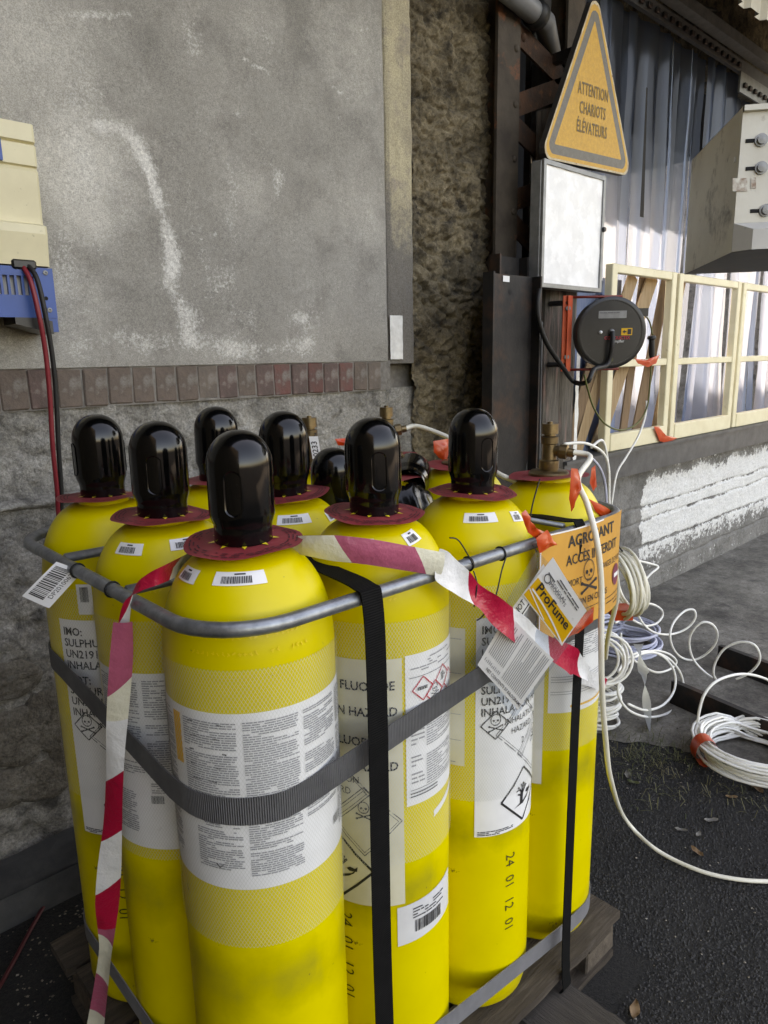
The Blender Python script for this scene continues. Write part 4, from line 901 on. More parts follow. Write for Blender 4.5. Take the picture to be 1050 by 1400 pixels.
# plastic netting sleeve: two families of fine helical strands
def net_mesh(z0, z1, sd):
    mb = MB(); n = 150; rr = R + 0.0026; hw = 0.00023; seg = 26; rise = 0.0
    for fam in (-1, 1):
        for k in range(n):
            vs = []; ph = 2 * math.pi * k / n + sd
            for i in range(seg + 1):
                z = z0 + (z1 - z0) * i / seg; tw = fam * (z - z0) / 0.0046 * (math.pi / n)
                a = ph + tw; o = rr + 0.0006 * (1 + fam) / 2
                da = hw / rr
                for s_ in (-1, 1): vs.append((o * math.cos(a + s_ * da), o * math.sin(a + s_ * da), z))
            mb.add(vs, [(2 * i, 2 * i + 1, 2 * i + 3, 2 * i + 2) for i in range(seg)])
    return mb.mesh('net_sleeve', ['net'])
NET = net_mesh(0.53, 0.972, 0.0); NET2 = net_mesh(0.52, 0.966, 0.02)
CELLS = {'C': (0, 0), 'F': (1, 0), 'G': (2, 0), 'K': (3, 0), 'B': (0, 1), 'E': (1, 1), 'M': (2, 1), 'L': (3, 1), 'A': (0, 2), 'D': (1, 2), 'I': (2, 2), 'J': (3, 2)}
LAB = {'C': 'front corner yellow cylinder with black cap, text-covered white wrap and grey strap', 'F': 'yellow cylinder right of the front corner one, behind the upright black strap',
       'G': 'yellow cylinder with black cap and tree-and-fish hazard label, left of the orange notice', 'K': 'yellow cylinder with open brass valve behind the orange access notice', 'B': 'second yellow cylinder from the front corner on the left side',
       'E': 'yellow cylinder with black cap just behind the two front left ones', 'M': 'yellow cylinder hidden in the middle of the pallet, capped by dark red disc', 'L': 'yellow cylinder directly behind the one left of the orange notice',
       'A': 'leftmost yellow cylinder near the wall, barcode tag hanging beside it', 'D': 'rearmost capped yellow cylinder, in front of the brick sill', 'I': 'yellow cylinder with tagged brass valve at the back of the pallet', 'J': 'back yellow cylinder whose valve feeds the white hose'}
cyl, PH0, POS = {}, {}, {}
for k, (i, j) in CELLS.items():
    x, y = 0.54 + 0.2625 * i, 0.89 + 0.2625 * j
    POS[k] = V((x, y, PZ)); PH0[k] = math.atan2(-y, -x)
    t = cyl[k] = thing('gas_cylinder', POS[k], LAB[k], 'gas cylinder', 'yellow gas cylinders on the pallet')
    link('body', BODY, t, True); link('neck_ring', NECK, t, True)
    sd = random.random() * 6
    d = link('warning_disc', disc_mesh(sd), t, True); d.location = (0, 0, NECK_Z); d.rotation_euler = (random.uniform(-0.05, 0.05), random.uniform(-0.05, 0.05), 0)
    if k in 'CFGEAB':
        dp = disc_print(sd).build('disc_print', 'disc_print', d, local=True)
        # small bent tabs showing yellow around the cap
        for q in range(9):
            a = 2 * math.pi * q / 9 + sd; mb = MB(); r0, r1 = 0.0435, 0.053
            mb.add([(r0 * math.cos(a - .09), r0 * math.sin(a - .09), 0.0062), (r1 * math.cos(a), r1 * math.sin(a), 0.0052), (r0 * math.cos(a + .09), r0 * math.sin(a + .09), 0.0062)], [(0, 1, 2)])
            mb.build('cut_tab', 'yellow_stamp', d, local=True)
    if k not in 'IJKML':
        c = link('valve_cap', CAP, t, True); c.location = (0, 0, NECK_Z + 0.002); c.rotation_euler = (random.uniform(-0.015, 0.015), random.uniform(-0.015, 0.015), random.random())
        ang = {'C': -14, 'F': 12}.get(k, random.uniform(-170, 170))
        c.rotation_euler.z = 0
        s = link('vent_slot', slot_mesh(PH0[k] + rad(ang)), c, True)
        s = link('vent_slot', slot_mesh(PH0[k] + rad(ang + 180)), c, True)
    if k in 'CFGKAB': n_ = link('net_sleeve', NET if k in 'CB' else NET2, t, True); n_.rotation_euler.z = random.random()

def wrapF(k, o=0.0012):
    """x metres round from the side that faces the viewer, y height above the foot"""
    p0 = PH0[k]
    return lambda x, y: V(((R + o) * math.cos(p0 + x / R), (R + o) * math.sin(p0 + x / R), y))
def dg(d): return rad(d) * R
def patch(k, d0, d1, z0, z1, name, m, skew=0.0, o=0.0010, par=None, rc=0.0, lean=0.0):
    """curved sticker between two bearings (degrees) and two world heights"""
    F = wrapF(k, o); x0, x1 = dg(d0), dg(d1); y0, y1 = z0 - PZ, z1 - PZ; nx = max(2, int(abs(d1 - d0) / 5)); mb = MB()
    vs = []; fs = []
    for i in range(nx + 1):
        x = x0 + (x1 - x0) * i / nx; s = skew * (i / nx - 0.5)
        vs += [F(x + lean * (y0 - y1), y0 + s), F(x, y1 + s)]
    for i in range(nx): fs.append((2 * i, 2 * i + 2, 2 * i + 3, 2 * i + 1))
    mb.add(vs, fs); return mb.build(name, m, par or cyl[k], local=True, smooth=True)
def prints(k, par, fn, m, o=0.0022, name='print'):
    mb = MB(); fn(mb, wrapF(k, o)); return mb.build(name, m, par, local=True, kind='stuff' if 'print' in name else None)

# --- C: wrap-around instruction label
lb = patch('C', -95, 100, 0.768, 1.047, 'instruction_label', 'paper')
rc_ = random.Random(21)
def cprint(mb, F):
    for (d0, d1, z0, z1) in ((-50, -12, 0.88, 1.035), (-44, -12, 0.80, 0.876), (-8, 27, 0.79, 1.036), (31, 62, 0.86, 1.036), (66, 95, 0.80, 1.036), (-92, -62, 0.80, 1.035)): put_para(mb, F, dg(d0), dg(d1), z0 - PZ, z1 - PZ, 0.0036, 0.0019, rc_, dens=0.93)
prints('C', lb, cprint, 'ink_soft')
def cbold(mb, F):
    put_barcode(mb, F, dg(56), dg(66), 0.815 - PZ, 0.83 - PZ, rc_)
    for q in range(8):
        z = 1.028 - q * 0.022; put_rect(mb, F, dg(-46 + rc_.uniform(0, 3)), dg(-30 + rc_.uniform(-4, 12)), z - PZ, z - PZ + 0.0024)
    put_line(mb, F, (dg(-31), 0.809 - PZ), (dg(-28.5), 0.803 - PZ), 0.002); put_line(mb, F, (dg(-28.5), 0.803 - PZ), (dg(-26), 0.809 - PZ), 0.002)
prints('C', lb, cbold, 'ink_mid', 0.0024, 'bold_print')
ob = patch('C', -61, -53, 0.955, 1.035, 'orange_block', 'yellow_print', o=0.0020, par=lb)
# --- B
lb = patch('B', -75, 60, 0.69, 1.02, 'instruction_label', 'paper')
def bprint(mb, F):
    for (d0, d1, z0, z1) in ((-70, -30, 0.83, 1.01), (-26, 30, 0.80, 1.01), (-70, -40, 0.72, 0.80)): put_para(mb, F, dg(d0), dg(d1), z0 - PZ, z1 - PZ, 0.0042, 0.0022, rc_, dens=0.93)
prints('B', lb, bprint, 'ink_soft')
prints('B', lb, lambda mb, F: (put_barcode(mb, F, dg(-27), dg(-17), 0.78 - PZ, 0.795 - PZ, rc_)), 'ink', 0.0022, 'barcode')
# --- tall transport label shared in layout by A, F, G
def transport(k, d0, d1, m='paper', lite=False):
    lb = patch(k, d0, d1, 0.578, 1.043, 'transport_label', m)
    x0 = dg(d0) + 0.010; xc = (dg(d0) + dg(d1)) / 2
    def tx(mb, F):
        sx = 0.9; y = 1.012 - PZ
        for s_, dz in (('IMO:', 0.0), ('SULPHURYL FLUORIDE', 0.023), ('UN2191', 0.046), ('INHALATION HAZARD', 0.069), ('DOT:', 0.100), ('SULFURYL FLUORIDE', 0.123), ('UN2191', 0.146), ('INHALATION HAZARD', 0.169)):
            put_text(mb, F, s_, 0.0225, x0, y - dz, sx=sx, bold=0.02)
    prints(k, lb, tx, 'ink', 0.0022, 'black_print')
    ex = xc + (0.0 if k == 'G' else 0.0); ey = 0.648 - PZ
    prints(k, lb, lambda mb, F: (diamond(mb, F, ex, ey, 0.060, 0.0045), dead_tree(mb, F, ex, ey, 0.066)), 'ink', 0.0022, 'environment_diamond')
    prints(k, lb, lambda mb, F: (skull(mb, F, x0 + 0.03, 0.825 - PZ, 0.028), diamond(mb, F, x0 + 0.03, 0.822 - PZ, 0.030, 0.0025)), 'ink', 0.0022, 'toxic_diamond')
    def fine(mb, F):
        for (cx_, cz) in ((xc - 0.008, 0.800), (xc + 0.045, 0.745)): diamond(mb, F, cx_, cz - PZ, 0.066, 0.0016, inner=0.9)
        skull(mb, F, xc + 0.045, 0.765 - PZ, 0.026)
        put_para(mb, F, x0 - 0.004, x0 + 0.075, 0.580 - PZ, 0.592 - PZ, 0.0036, 0.0019, rc_)
    prints(k, lb, fine, 'ink_mid', 0.0020, 'fine_print')
    def mid(mb, F):
        put_text(mb, F, 'INHALATION', 0.0185, xc - 0.008, 0.818 - PZ, align='CENTER', sx=0.85); put_text(mb, F, 'HAZARD', 0.0185, xc - 0.008, 0.795 - PZ, align='CENTER', sx=0.85); put_text(mb, F, '2', 0.019, xc - 0.006, 0.765 - PZ, align='CENTER')
        pass
    prints(k, lb, mid, 'ink', 0.0024, 'hazard_text')
    return lb
transport('A', -52, 52); transport('F', -84, 17.5, 'paper_cream'); transport('G', 4, 106)
prl = patch('F', 20, 110, 0.768, 1.045, 'product_label', 'paper')
def fprint(mb, F):
    put_para(mb, F, dg(24), dg(80), 1.012 - PZ, 1.038 - PZ, 0.0048, 0.0022, rc_, dens=0.6); put_para(mb, F, dg(24), dg(36), 0.80 - PZ, 0.93 - PZ, 0.008, 0.003, rc_, dens=0.7)
    put_para(mb, F, dg(38), dg(80), 0.80 - PZ, 0.945 - PZ, 0.0045, 0.002, rc_, dens=0.9)
prints('F', prl, fprint, 'ink_soft')
def fred(mb, F):
    for (d_, z) in ((35, 0.981), (47.5, 0.965), (58, 0.985), (70, 0.968)): diamond(mb, F, dg(d_), z - PZ, 0.0215, 0.0022)
prints('F', prl, fred, 'ink_red', 0.0024, 'red_diamond')
def fblk(mb, F):
    put_rect(mb, F, dg(30), dg(39), 0.979 - PZ, 0.985 - PZ); skull(mb, F, dg(47.5), 0.968 - PZ, 0.018); dead_tree(mb, F, dg(58), 0.987 - PZ, 0.022)
    for z in (1.004, 0.797): put_rect(mb, F, dg(23), dg(85), z - PZ, z - PZ + 0.0009, nx=12)
    for z in (0.79, 0.784): put_rect(mb, F, dg(23), dg(50), z - PZ, z - PZ + 0.0022, nx=6)
prints('F', prl, fblk, 'ink_mid', 0.0024, 'pictogram')
patch('F', 46, 80, 0.735, 0.748, 'torn_corner', 'paper', skew=0.02)
bs = patch('F', 11, 72, 0.497, 0.577, 'barcode_label', 'paper_grey', skew=0.012)
prints('F', bs, lambda mb, F: put_barcode(mb, F, dg(26), dg(54), 0.513 - PZ, 0.537 - PZ, rc_), 'ink', 0.0022, 'barcode')
prints('F', bs, lambda mb, F: put_para(mb, F, dg(24), dg(58), 0.540 - PZ, 0.566 - PZ, 0.006, 0.0026, rc_, dens=0.8), 'ink_mid', 0.0020, 'fine_print')
lb = patch('G', -40, -5, 0.735, 1.022, 'side_label', 'paper_cream'); prints('G', lb, lambda mb, F: [put_rect(mb, F, dg(-36), dg(-8), z - PZ, z - PZ + 0.0012, nx=6) for z in (1.0, 0.93, 0.845, 0.79)] and put_para(mb, F, dg(-36), dg(-8), 0.74 - PZ, 0.75 - PZ, 0.004, 0.002, rc_), 'ink_soft')
lb = patch('K', -30, 2, 0.575, 0.86, 'side_label', 'paper_grey'); 
lb = patch('K', 6, 130, 0.75, 1.02, 'product_label', 'paper')
prints('K', lb, lambda mb, F: (put_para(mb, F, dg(10), dg(120), 0.87 - PZ, 1.0 - PZ, 0.005, 0.0022, rc_, dens=0.7), [put_rect(mb, F, dg(8), dg(120), z - PZ, z - PZ + 0.0014, nx=20) for z in (0.835, 0.829, 0.823, 0.80, 0.794)]), 'ink_soft')
prints('K', lb, lambda mb, F: put_rect(mb, F, dg(28), dg(125), 0.762 - PZ, 0.767 - PZ, nx=20), 'yellow_print', 0.0022, 'yellow_line')
for k, dd, zt in (('F', -30.5, 0.555), ('G', 40, 0.525), ('A', -20, 0.56)):
    for q, s_ in enumerate(('24', '01', '12', '01')):
        mb = MB(); F = wrapF(k, 0.0012); put_text(mb, F, s_, 0.033, dg(dd) - 0.011, zt - PZ - q * 0.052, rot=-90, sx=0.95, bold=-0.006)
        mb.build('stencil_number', 'ink_stencil', cyl[k], local=True)
# --- stickers and stamped marks on the domes
def domeF(k, dc, zc, o=0.001, rot=0):
    p0 = PH0[k] + rad(dc); y0 = zc - PZ; rcen = dome_r(y0); c, s = math.cos(rad(rot)), math.sin(rad(rot))
    zs = [SH_Z - 0.05 + 0.002 * i for i in range(int((NECK_Z - 0.009 - SH_Z + 0.05) / 0.002))]
    arc = [0]
    for a, b in zip(zs, zs[1:]): arc.append(arc[-1] + math.hypot(b - a, dome_r(b) - dome_r(a)))
    i0 = min(range(len(zs)), key=lambda i: abs(zs[i] - y0)); ac = arc[i0]
    def F(x, y):
        x, y = x * c - y * s, x * s + y * c
        t = ac + y; i = min(range(len(arc)), key=lambda q: abs(arc[q] - t)); i = min(max(i, 1), len(arc) - 1)
        f = (t - arc[i - 1]) / (arc[i] - arc[i - 1]); z = zs[i - 1] + (zs[i] - zs[i - 1]) * f
        r = dome_r(z); sl = (dome_r(z + 0.001) - dome_r(z - 0.001)) / 0.002; nl = math.hypot(1, sl)
        r2 = r + o / nl; z2 = z - o * sl / nl
        return V((r2 * math.cos(p0 + x / rcen), r2 * math.sin(p0 + x / rcen), z2))
    return F
def dome_sticker(k, dc, zc, w_, h_, rot=0, wide=True):
    zc += 0.015; F = domeF(k, dc, zc, 0.001, rot); mb = MB(); nx, ny = 10, 4
    mb.grid(lambda u, v: F((u - 0.5) * w_, (v - 0.5) * h_), nx, ny); st = mb.build('barcode_sticker', 'paper', cyl[k], local=True, smooth=True)
    F2 = domeF(k, dc, zc, 0.0019, rot); mb = MB(); x = -w_ * 0.34; e = w_ * (0.22 if wide else 0.3)
    while x < e:
        wl = rc_.choice((0.0007, 0.001, 0.0015)); put_rect(mb, F2, x, x + wl, -h_ * 0.36, h_ * 0.14); x += wl + rc_.choice((0.0007, 0.001))
    put_rect(mb, F2, -w_ * 0.1, w_ * 0.12, h_ * 0.25, h_ * 0.36)
    mb.build('barcode', 'ink', st, local=True)
for a in (('C', -6, 1.213, 0.072, 0.021), ('C', -62, 1.212, 0.045, 0.022), ('F', -22, 1.210, 0.066, 0.021), ('F', 44, 1.215, 0.034, 0.024, 12), ('G', 10, 1.212, 0.062, 0.021), ('G', 62, 1.205, 0.034, 0.022, -10), ('B', -38, 1.208, 0.050, 0.021), ('B', 22, 1.212, 0.056, 0.021), ('A', 34, 1.215, 0.055, 0.021), ('E', 8, 1.210, 0.064, 0.021), ('E', 62, 1.205, 0.03, 0.02), ('D', 10, 1.205, 0.06, 0.03), ('J', 10, 1.212, 0.05, 0.021), ('J', 66, 1.212, 0.034, 0.022)):
    dome_sticker(*a)
mb_s = patch('A', -30, -17, 1.055, 1.115, 'small_sticker', 'paper'); prints('A', mb_s, lambda mb, F: put_barcode(mb, F, dg(-27), dg(-20), 1.08 - PZ, 1.11 - PZ, rc_), 'ink', 0.0022, 'barcode')
for k, rows in (('C', ((1.175, 15), (1.155, 22), (1.133, 24))), ('F', ((1.165, 8), (1.145, 10))), ('G', ((1.17, 6), (1.12, 4))), ('B', ((1.18, 10), (1.16, 14))), ('A', ((1.17, 12),)), ('E', ((1.18, 12), (1.16, 8))), ('K', ((1.16, 12), (1.14, 10)))):
    mb = MB()
    for zc, nn in rows:
        F = domeF(k, 0, zc, 0.0018); x = -nn * 0.0037
        for q in range(nn):
            if rc_.random() < 0.75:
                for _ in range(2):
                    a = rc_.uniform(0, 3.14); c_ = (x + rc_.uniform(-.0008, .0008), rc_.uniform(-.0015, .0015)); dv = (math.cos(a) * 0.0026, math.sin(a) * 0.0026)
                    put_line(mb, F, (c_[0] - dv[0], c_[1] - dv[1]), (c_[0] + dv[0], c_[1] + dv[1]), 0.0015)
            x += 0.0074
    mb.build('stamped_marks', 'yellow_stamp', cyl[k], local=True)

# open brass valves
def valve(k, h=0.125, outlet=None, tagname=None):
    t = cyl[k]; z = NECK_Z
    mb = MB(); mb.lathe([(0.044, 0.0), (0.044, 0.008), (0.040, 0.012), (0.020, 0.014)], 28, (0, 0, z)); mb.build('base_flange', 'brass', t, True, 40, local=True)
    mb = MB(); mb.lathe([(0.020, 0.012), (0.022, 0.02), (0.0215, 0.035), (0.016, 0.038), (0.0155, h * 0.60), (0.019, h * 0.62), (0.0195, h * 0.74), (0.013, h * 0.76), (0.013, h * 0.80)], 18, (0, 0, z)); v = mb.build('valve_body', 'brass', t, True, 35, local=True)
    mb = MB(); mb.lathe([(0.0, h * 1.02), (0.006, h * 1.02), (0.006, h * 0.985), (0.0185, h * 0.985), (0.0185, h * 0.80), (0.012, h * 0.79)], 14, (0, 0, z)); mb.build('spindle_cap', 'brass', v, True, 30, local=True)
    if outlet:
        d = V(outlet); mb = MB(); mb.lathe([(0.011, 0.0), (0.012, 0.022), (0.016, 0.024), (0.016, 0.040), (0.010, 0.042), (0.009, 0.055)], 12, V((0, 0, z + h * 0.5)), d); mb.build('outlet_nut', 'brass', v, True, 30, local=True)
kd = (-axd.y * 0 + 0.35, -0.94, -0.25)
valve('K', 0.118, (0.30, -0.95, -0.1)); valve('I', 0.125); valve('J', 0.135, (0.75, -0.66, 0.12)); 
mb = MB(); mb.lathe([(0.018, 0.0), (0.018, 0.03), (0.012, 0.04), (0, 0.04)], 14, (0, 0, NECK_Z)); mb.build('valve_body', 'brass', cyl['M'], True, 35, local=True)
valve('L', 0.11)
# numbered tag on the back valve
q = at(431, 612, Y=POS['I'].y - 0.03)
tg = thing('number_tag', q - V((0, 0, 0.03)), 'small white tag numbered 0233 on the back brass valve', 'tag')
TU = (V((0, 0, 1)) + RT * -0.12).normalized(); TR = RT
mb = MB(); mb.obox(q, TR * 0.011, TU * 0.028, FW * 0.0006); mb.build('tag_card', 'paper', tg)
mb = MB(); put_text(mb, lambda x, y: q + TR * x + TU * y - FW * 0.0014, '0233', 0.020, 0.006, -0.023, rot=90, bold=0.01); mb.build('tag_number', 'ink', tg)
mb = MB(); mb.tube(spline([q + TU * 0.026, q + TU * 0.034 + RT * 0.006 + FW * 0.01, V((POS['I'].x, POS['I'].y, q.z + 0.03))], 5), 0.0012, 5); mb.build('tag_tie', 'rubber', tg)

# removed caps lying among the cylinders, black plastic film
def loose_cap(pos, rot, lab):
    o = link('loose_valve_cap', CAP, None); o.location = pos; o.rotation_euler = rot; tag(o, lab, 'valve cap', 'loose black valve caps')
    return o
q = at(455, 640, D=1.5); loose_cap((q.x, q.y, 1.175), (0.06, -0.04, 0), 'loose black valve cap standing low between the middle cylinders')
q = at(565, 668, D=1.56); loose_cap((q.x, q.y + 0.02, q.z), (0, rad(82), rad(40)), 'loose black valve cap lying on its side behind the middle cap')
mb = MB(); ctr = (POS['F'] + POS['G'] + POS['M'] + POS['E']) / 4
def film(u, v):
    x = 0.93 + 0.27 * u; y = 1.00 + 0.30 * v
    dm = 9
    for k in ('F', 'G', 'M', 'E', 'L', 'I'):
        r = math.hypot(x - POS[k].x, y - POS[k].y)
        if r < R: dm = min(dm, 0)
    z = 1.10
    for k in POS:
        r = math.hypot(x - POS[k].x, y - POS[k].y)
        if r < R:
            lo, hi = SH_Z, NECK_Z
            for _ in range(12):
                m_ = (lo + hi) / 2
                if dome_r(m_) > r: lo = m_
                else: hi = m_
            z = max(z, PZ + lo)
    return (x, y, min(z, 1.235) + 0.008 + 0.014 * abs(fbm(u * 7, v * 7, 2)) + 0.012 * abs(fbm(u * 16, v * 16, 6)))
mb.grid(film, 34, 34); mb.build('black_film', 'film_black', smooth=True, label='crumpled black plastic film spread between the middle cylinders', cat='plastic film')

# ================================================================ CAGE RING, STRAPS, TAPE
RZ = 1.178; rx0, rx1, ry0, ry1 = 0.402, 1.460, 0.748, 1.555
cg = thing('cage_ring', (0.94, 1.15, RZ), 'galvanised tube ring with cross bars holding the cylinders together', 'cage')
def rrect(x0, x1, y0, y1, r, z, n=8):
    out = []
    for cx_, cy_, a0 in ((x1 - r, y0 + r, -90), (x1 - r, y1 - r, 0), (x0 + r, y1 - r, 90), (x0 + r, y0 + r, 180)):
        for k in range(n + 1): a = rad(a0 + 90 * k / n); out.append((cx_ + r * math.cos(a), cy_ + r * math.sin(a), z))
    return out
mb = MB(); mb.tube(rrect(rx0, rx1, ry0, ry1, 0.115, RZ), 0.0108, 12, closed=True); mb.build('ring_tube', 'galv', cg, smooth=True)
for yy in (1.022, 1.284):
    mb = MB(); mb.tube([(rx0 + 0.008, yy, RZ + 0.004), (0.80, yy, RZ + 0.002), (rx1 - 0.008, yy, RZ + 0.004)], 0.0085, 10); mb.build('cross_bar', 'galv', cg, smooth=True)
mb = MB(); mb.tube([(1.20, 0.765, RZ + 0.008), (1.20, 1.54, RZ + 0.008)], 0.006, 8); mb.build('cross_bar', 'galv', cg, smooth=True)
# cable ties
for i, (p, dz) in enumerate(((at(104, 760, X=rx0), 0.05), (at(152, 790, X=rx0), 0.02), (at(640, 772, Y=ry0), 0.03), (at(684, 754, Y=ry0), 0.03))):
    ax = (0, 1, 0) if i < 2 else (1, 0, 0); c = V((rx0, p.y, RZ)) if i < 2 else V((p.x, ry0, RZ))
    t = thing('cable_tie', c - V((0, 0, 0.01)), ('black cable tie holding the barcode tag on the ring', 'black cable tie round the left side of the ring', 'black cable tie round the ring near the tape, left of two', 'black cable tie round the ring with long tail, right of two')[i], 'cable tie', 'black cable ties on the ring')
    mb = MB(); a, b = V(ax).orthogonal().normalized(), None; b = V(ax).cross(a)
    mb.tube([c + (a * math.cos(th) + b * math.sin(th)) * 0.0122 for th in [2 * math.pi * k / 16 for k in range(16)]], 0.0016, 6, closed=True); mb.build('loop', 'rubber', t)
    if i == 2:
        mb = MB(); mb.tube(spline([c + V((0, -0.012, 0.0)), at(628, 740, Y=0.73), at(615, 752, Y=0.72) + V((0, 0, 0.02))], 5), 0.0013, 5); mb.tube(spline([c + V((0, -0.012, -0.01)), at(652, 800, Y=0.725), at(648, 830, Y=0.725)], 5), 0.0013, 5); mb.build('tail', 'rubber', t)
    if i == 3:
        mb = MB(); mb.tube(spline([c + V((0, -0.013, -0.004)), at(686, 780, Y=0.725), at(676, 820, Y=0.72), at(660, 842, Y=0.72), at(652, 848, Y=0.72)], 6), 0.0014, 5); mb.build('tail', 'rubber', t)
mb = MB(); t = thing('cable_tie', at(735, 690, Y=0.78), 'long black cable tie tail rising beside the open valve', 'cable tie', 'black cable ties on the ring'); mb.tube(spline([at(x, y, Y=0.75) for x, y in ((738, 655), (728, 690), (722, 728))], 6), 0.0015, 5); mb.build('tail', 'rubber', t)

def hull(r, extra=0.0):
    """plan outline hugging the four corner cylinders, anticlockwise from the front left"""
    out = []
    for k, a0 in (('C', 180), ('K', 270), ('J', 0), ('A', 90)):
        for i in range(13):
            a = rad(a0 + 90 * i / 12); out.append((POS[k].x + r * math.cos(a), POS[k].y + r * math.sin(a)))
        nxt = {'C': ('K', 270), 'K': ('J', 0), 'J': ('A', 90), 'A': ('C', 180)}[k]
    res = []
    for i, p in enumerate(out):
        q = out[(i + 1) % len(out)]; L = math.hypot(q[0] - p[0], q[1] - p[1]); m_ = max(1, int(L / 0.04))
        for j in range(m_): res.append((p[0] + (q[0] - p[0]) * j / m_, p[1] + (q[1] - p[1]) * j / m_))
    return res + [res[0]]
def hull_strap(name, r, zf, hw, m, label):
    pts = [(x, y, zf(x, y)) for x, y in hull(r)]; mb = MB(); mb.ribbon(pts, V((0, 0, hw)), 0, th=0.0022)
    return mb.build(name, m, smooth=True, angle=40, label=label, cat='strap')
def lerp(a, b, t): t = max(0, min(1, t)); return a + (b - a) * t
hull_strap('ratchet_strap', 0.1335, lambda x, y: lerp(0.898, 0.955, (x - 0.50) / 0.45) if y < 0.90 else lerp(0.893, 0.945, (y - 0.9) / 0.5), 0.0215, 'strap_grey', 'dark grey lashing strap round the middle of the cylinders')
hull_strap('ratchet_strap', 0.1325, lambda x, y: lerp(0.30, 0.204, (x - 0.5) / 0.75), 0.021, 'strap_pale', 'pale grey lashing strap round the cylinder feet')
def strap(pts, wid, hw, m, label):
    mb = MB(); mb.ribbon(pts, wid, 0, th=0.0022); return mb.build('tie_down_strap', m, smooth=True, angle=40, label=label, cat='strap')
s1 = spline([at(395, 748, Y=1.03), at(410, 757, Y=0.98), at(450, 778, Y=0.86), (0.6485, 0.748, 1.1965), (0.652, 0.730, 1.17), (0.655, 0.728, 1.0), (0.655, 0.730, 0.6), (0.655, 0.726, 0.3), (0.655, 0.724, 0.165), (0.655, 0.722, 0.13), (0.655, 0.73, 0.085), (0.655, 0.9, 0.06)], 6)
strap(s1, V((0.0196, 0.0, 0)), 0, 'strap_black', 'wide black strap running down in front of the second cylinder')
s2 = spline([(1.215, 1.0, 1.19), (1.215, 0.78, 1.195), (1.217, 0.738, 1.19), (1.218, 0.728, 1.10), (1.217, 0.730, 0.8), (1.213, 0.728, 0.4), (1.211, 0.726, 0.2), (1.210, 0.723, 0.14), (1.210, 0.73, 0.09), (1.21, 0.85, 0.055)], 6)
strap(s2, V((0.0155, 0, 0)), 0, 'strap_black', 'narrow black strap running down to the pallet below the orange notice')
# stretch of black strap crossing inside (over the domes)

# red and white barrier tape
tp1 = [at(283, 752, Y=0.95), at(262, 766, Y=0.99), at(228, 783, X=0.43), at(196, 797, X=0.40), at(176, 815, X=0.388)]
mb = MB()
A1 = spline(tp1 + [at(168, 860, X=0.385)], 5); nA = len(A1)
w1 = []
for i, p in enumerate(A1):
    t = i / (nA - 1); w1.append((V((0, 0.0, 1)) * 0.018 + RT * 0.002).lerp(RT * 0.011 + V((0, 0, 0.010)), t))
L1 = mb.ribbon(A1, w1, 0, nv=3, cup=0.004)
tv = thing('barrier_tape', (0.38, 1.0, 0), 'red and white barrier tape hanging down at the left of the cylinders', 'barrier tape')
mb.build('tape_loop', 'tape', tv, smooth=True)
down = [(168, 850), (166, 900), (162, 960), (158, 1020), (156, 1080), (154, 1130), (150, 1180), (147, 1230), (146, 1262), (144, 1300), (138, 1350), (130, 1405), (122, 1460)]
hwp = [13, 14, 14, 14, 14, 14, 15, 15, 13, 10, 11, 12, 12]
P = [at(x, y, X=0.375 - 0.0006 * i) for i, (x, y) in enumerate(down)]
S1 = spline(P, 5); ww = []
for i in range(len(S1)):
    t = i / 5; a = int(min(t, len(hwp) - 2)); f = min(1, t - a); hpx = hwp[a] * (1 - f) + hwp[a + 1] * f
    dpt = (S1[i] - O).dot(ZA); ww.append(RT * (hpx / FPX * dpt) + FW * 0.007 * math.sin(i * 0.23))
mb = MB(); cut = 42
mb.ribbon(S1[:13], ww[:13], 0, nv=5, cup=0.003, u0=0.135); mb.build('tape_hanging', 'tape_back', tv, smooth=True)
mb = MB(); mb.ribbon(S1[12:cut], ww[12:cut], 0, nv=5, cup=0.003, u0=0.27); mb.build('tape_hanging', 'tape', tv, smooth=True)
mb = MB(); mb.ribbon(S1[cut - 1:], [-w_ for w_ in ww[cut - 1:]], 0, nv=5, cup=0.003, u0=0.49); mb.build('tape_twisted', 'tape_back', tv, smooth=True)
tf = thing('barrier_tape', (0.9, 0.74, 1.1), 'red and white barrier tape slung across the front from cap to notice', 'barrier tape')
f1 = [at(398, 744, Y=0.86), at(440, 748, Y=0.80), at(500, 754, Y=0.755), at(560, 764, Y=0.738), at(605, 772, Y=0.728)]
F1 = spline(f1, 6); mb = MB(); fw1 = [V((0, 0, 1)) * lerp(0.013, 0.0205, i / 8) + V((0, -0.005, 0)) for i in range(len(F1))]
mb.ribbon(F1, fw1, 0, nv=5, cup=0.004, u0=0.295); mb.build('tape_run', 'tape_back', tf, smooth=True)
f2 = [(598, 770), (625, 790), (655, 815), (690, 845), (725, 870), (760, 890), (785, 905), (806, 922)]
F2 = spline([at(x, y, Y=0.728 - 0.010 * math.sin(math.pi * i / 7) - 0.018 * (i > 2)) for i, (x, y) in enumerate(f2)], 6)
mb = MB(); fw2 = [(V((0.25, 0, 1)).normalized() * (0.0235 + 0.004 * math.sin(i * 0.4) - 0.005 * (i > 36)) + V((0, -0.004 * math.sin(i * 0.9), 0))) for i in range(len(F2))]
mb.ribbon(F2, fw2, 0, nv=5, cup=-0.004, u0=0.025); mb.build('tape_run', 'tape', tf, smooth=True)
F3 = spline([at(x, y, Y=0.74) for x, y in ((795, 925), (812, 930), (828, 938))], 5)
mb = MB(); mb.ribbon(F3, [V((0, -0.003, 0.018)) for _ in F3], 0, nv=3, u0=0.0); mb.build('tape_tail', 'tape', tf, smooth=True)

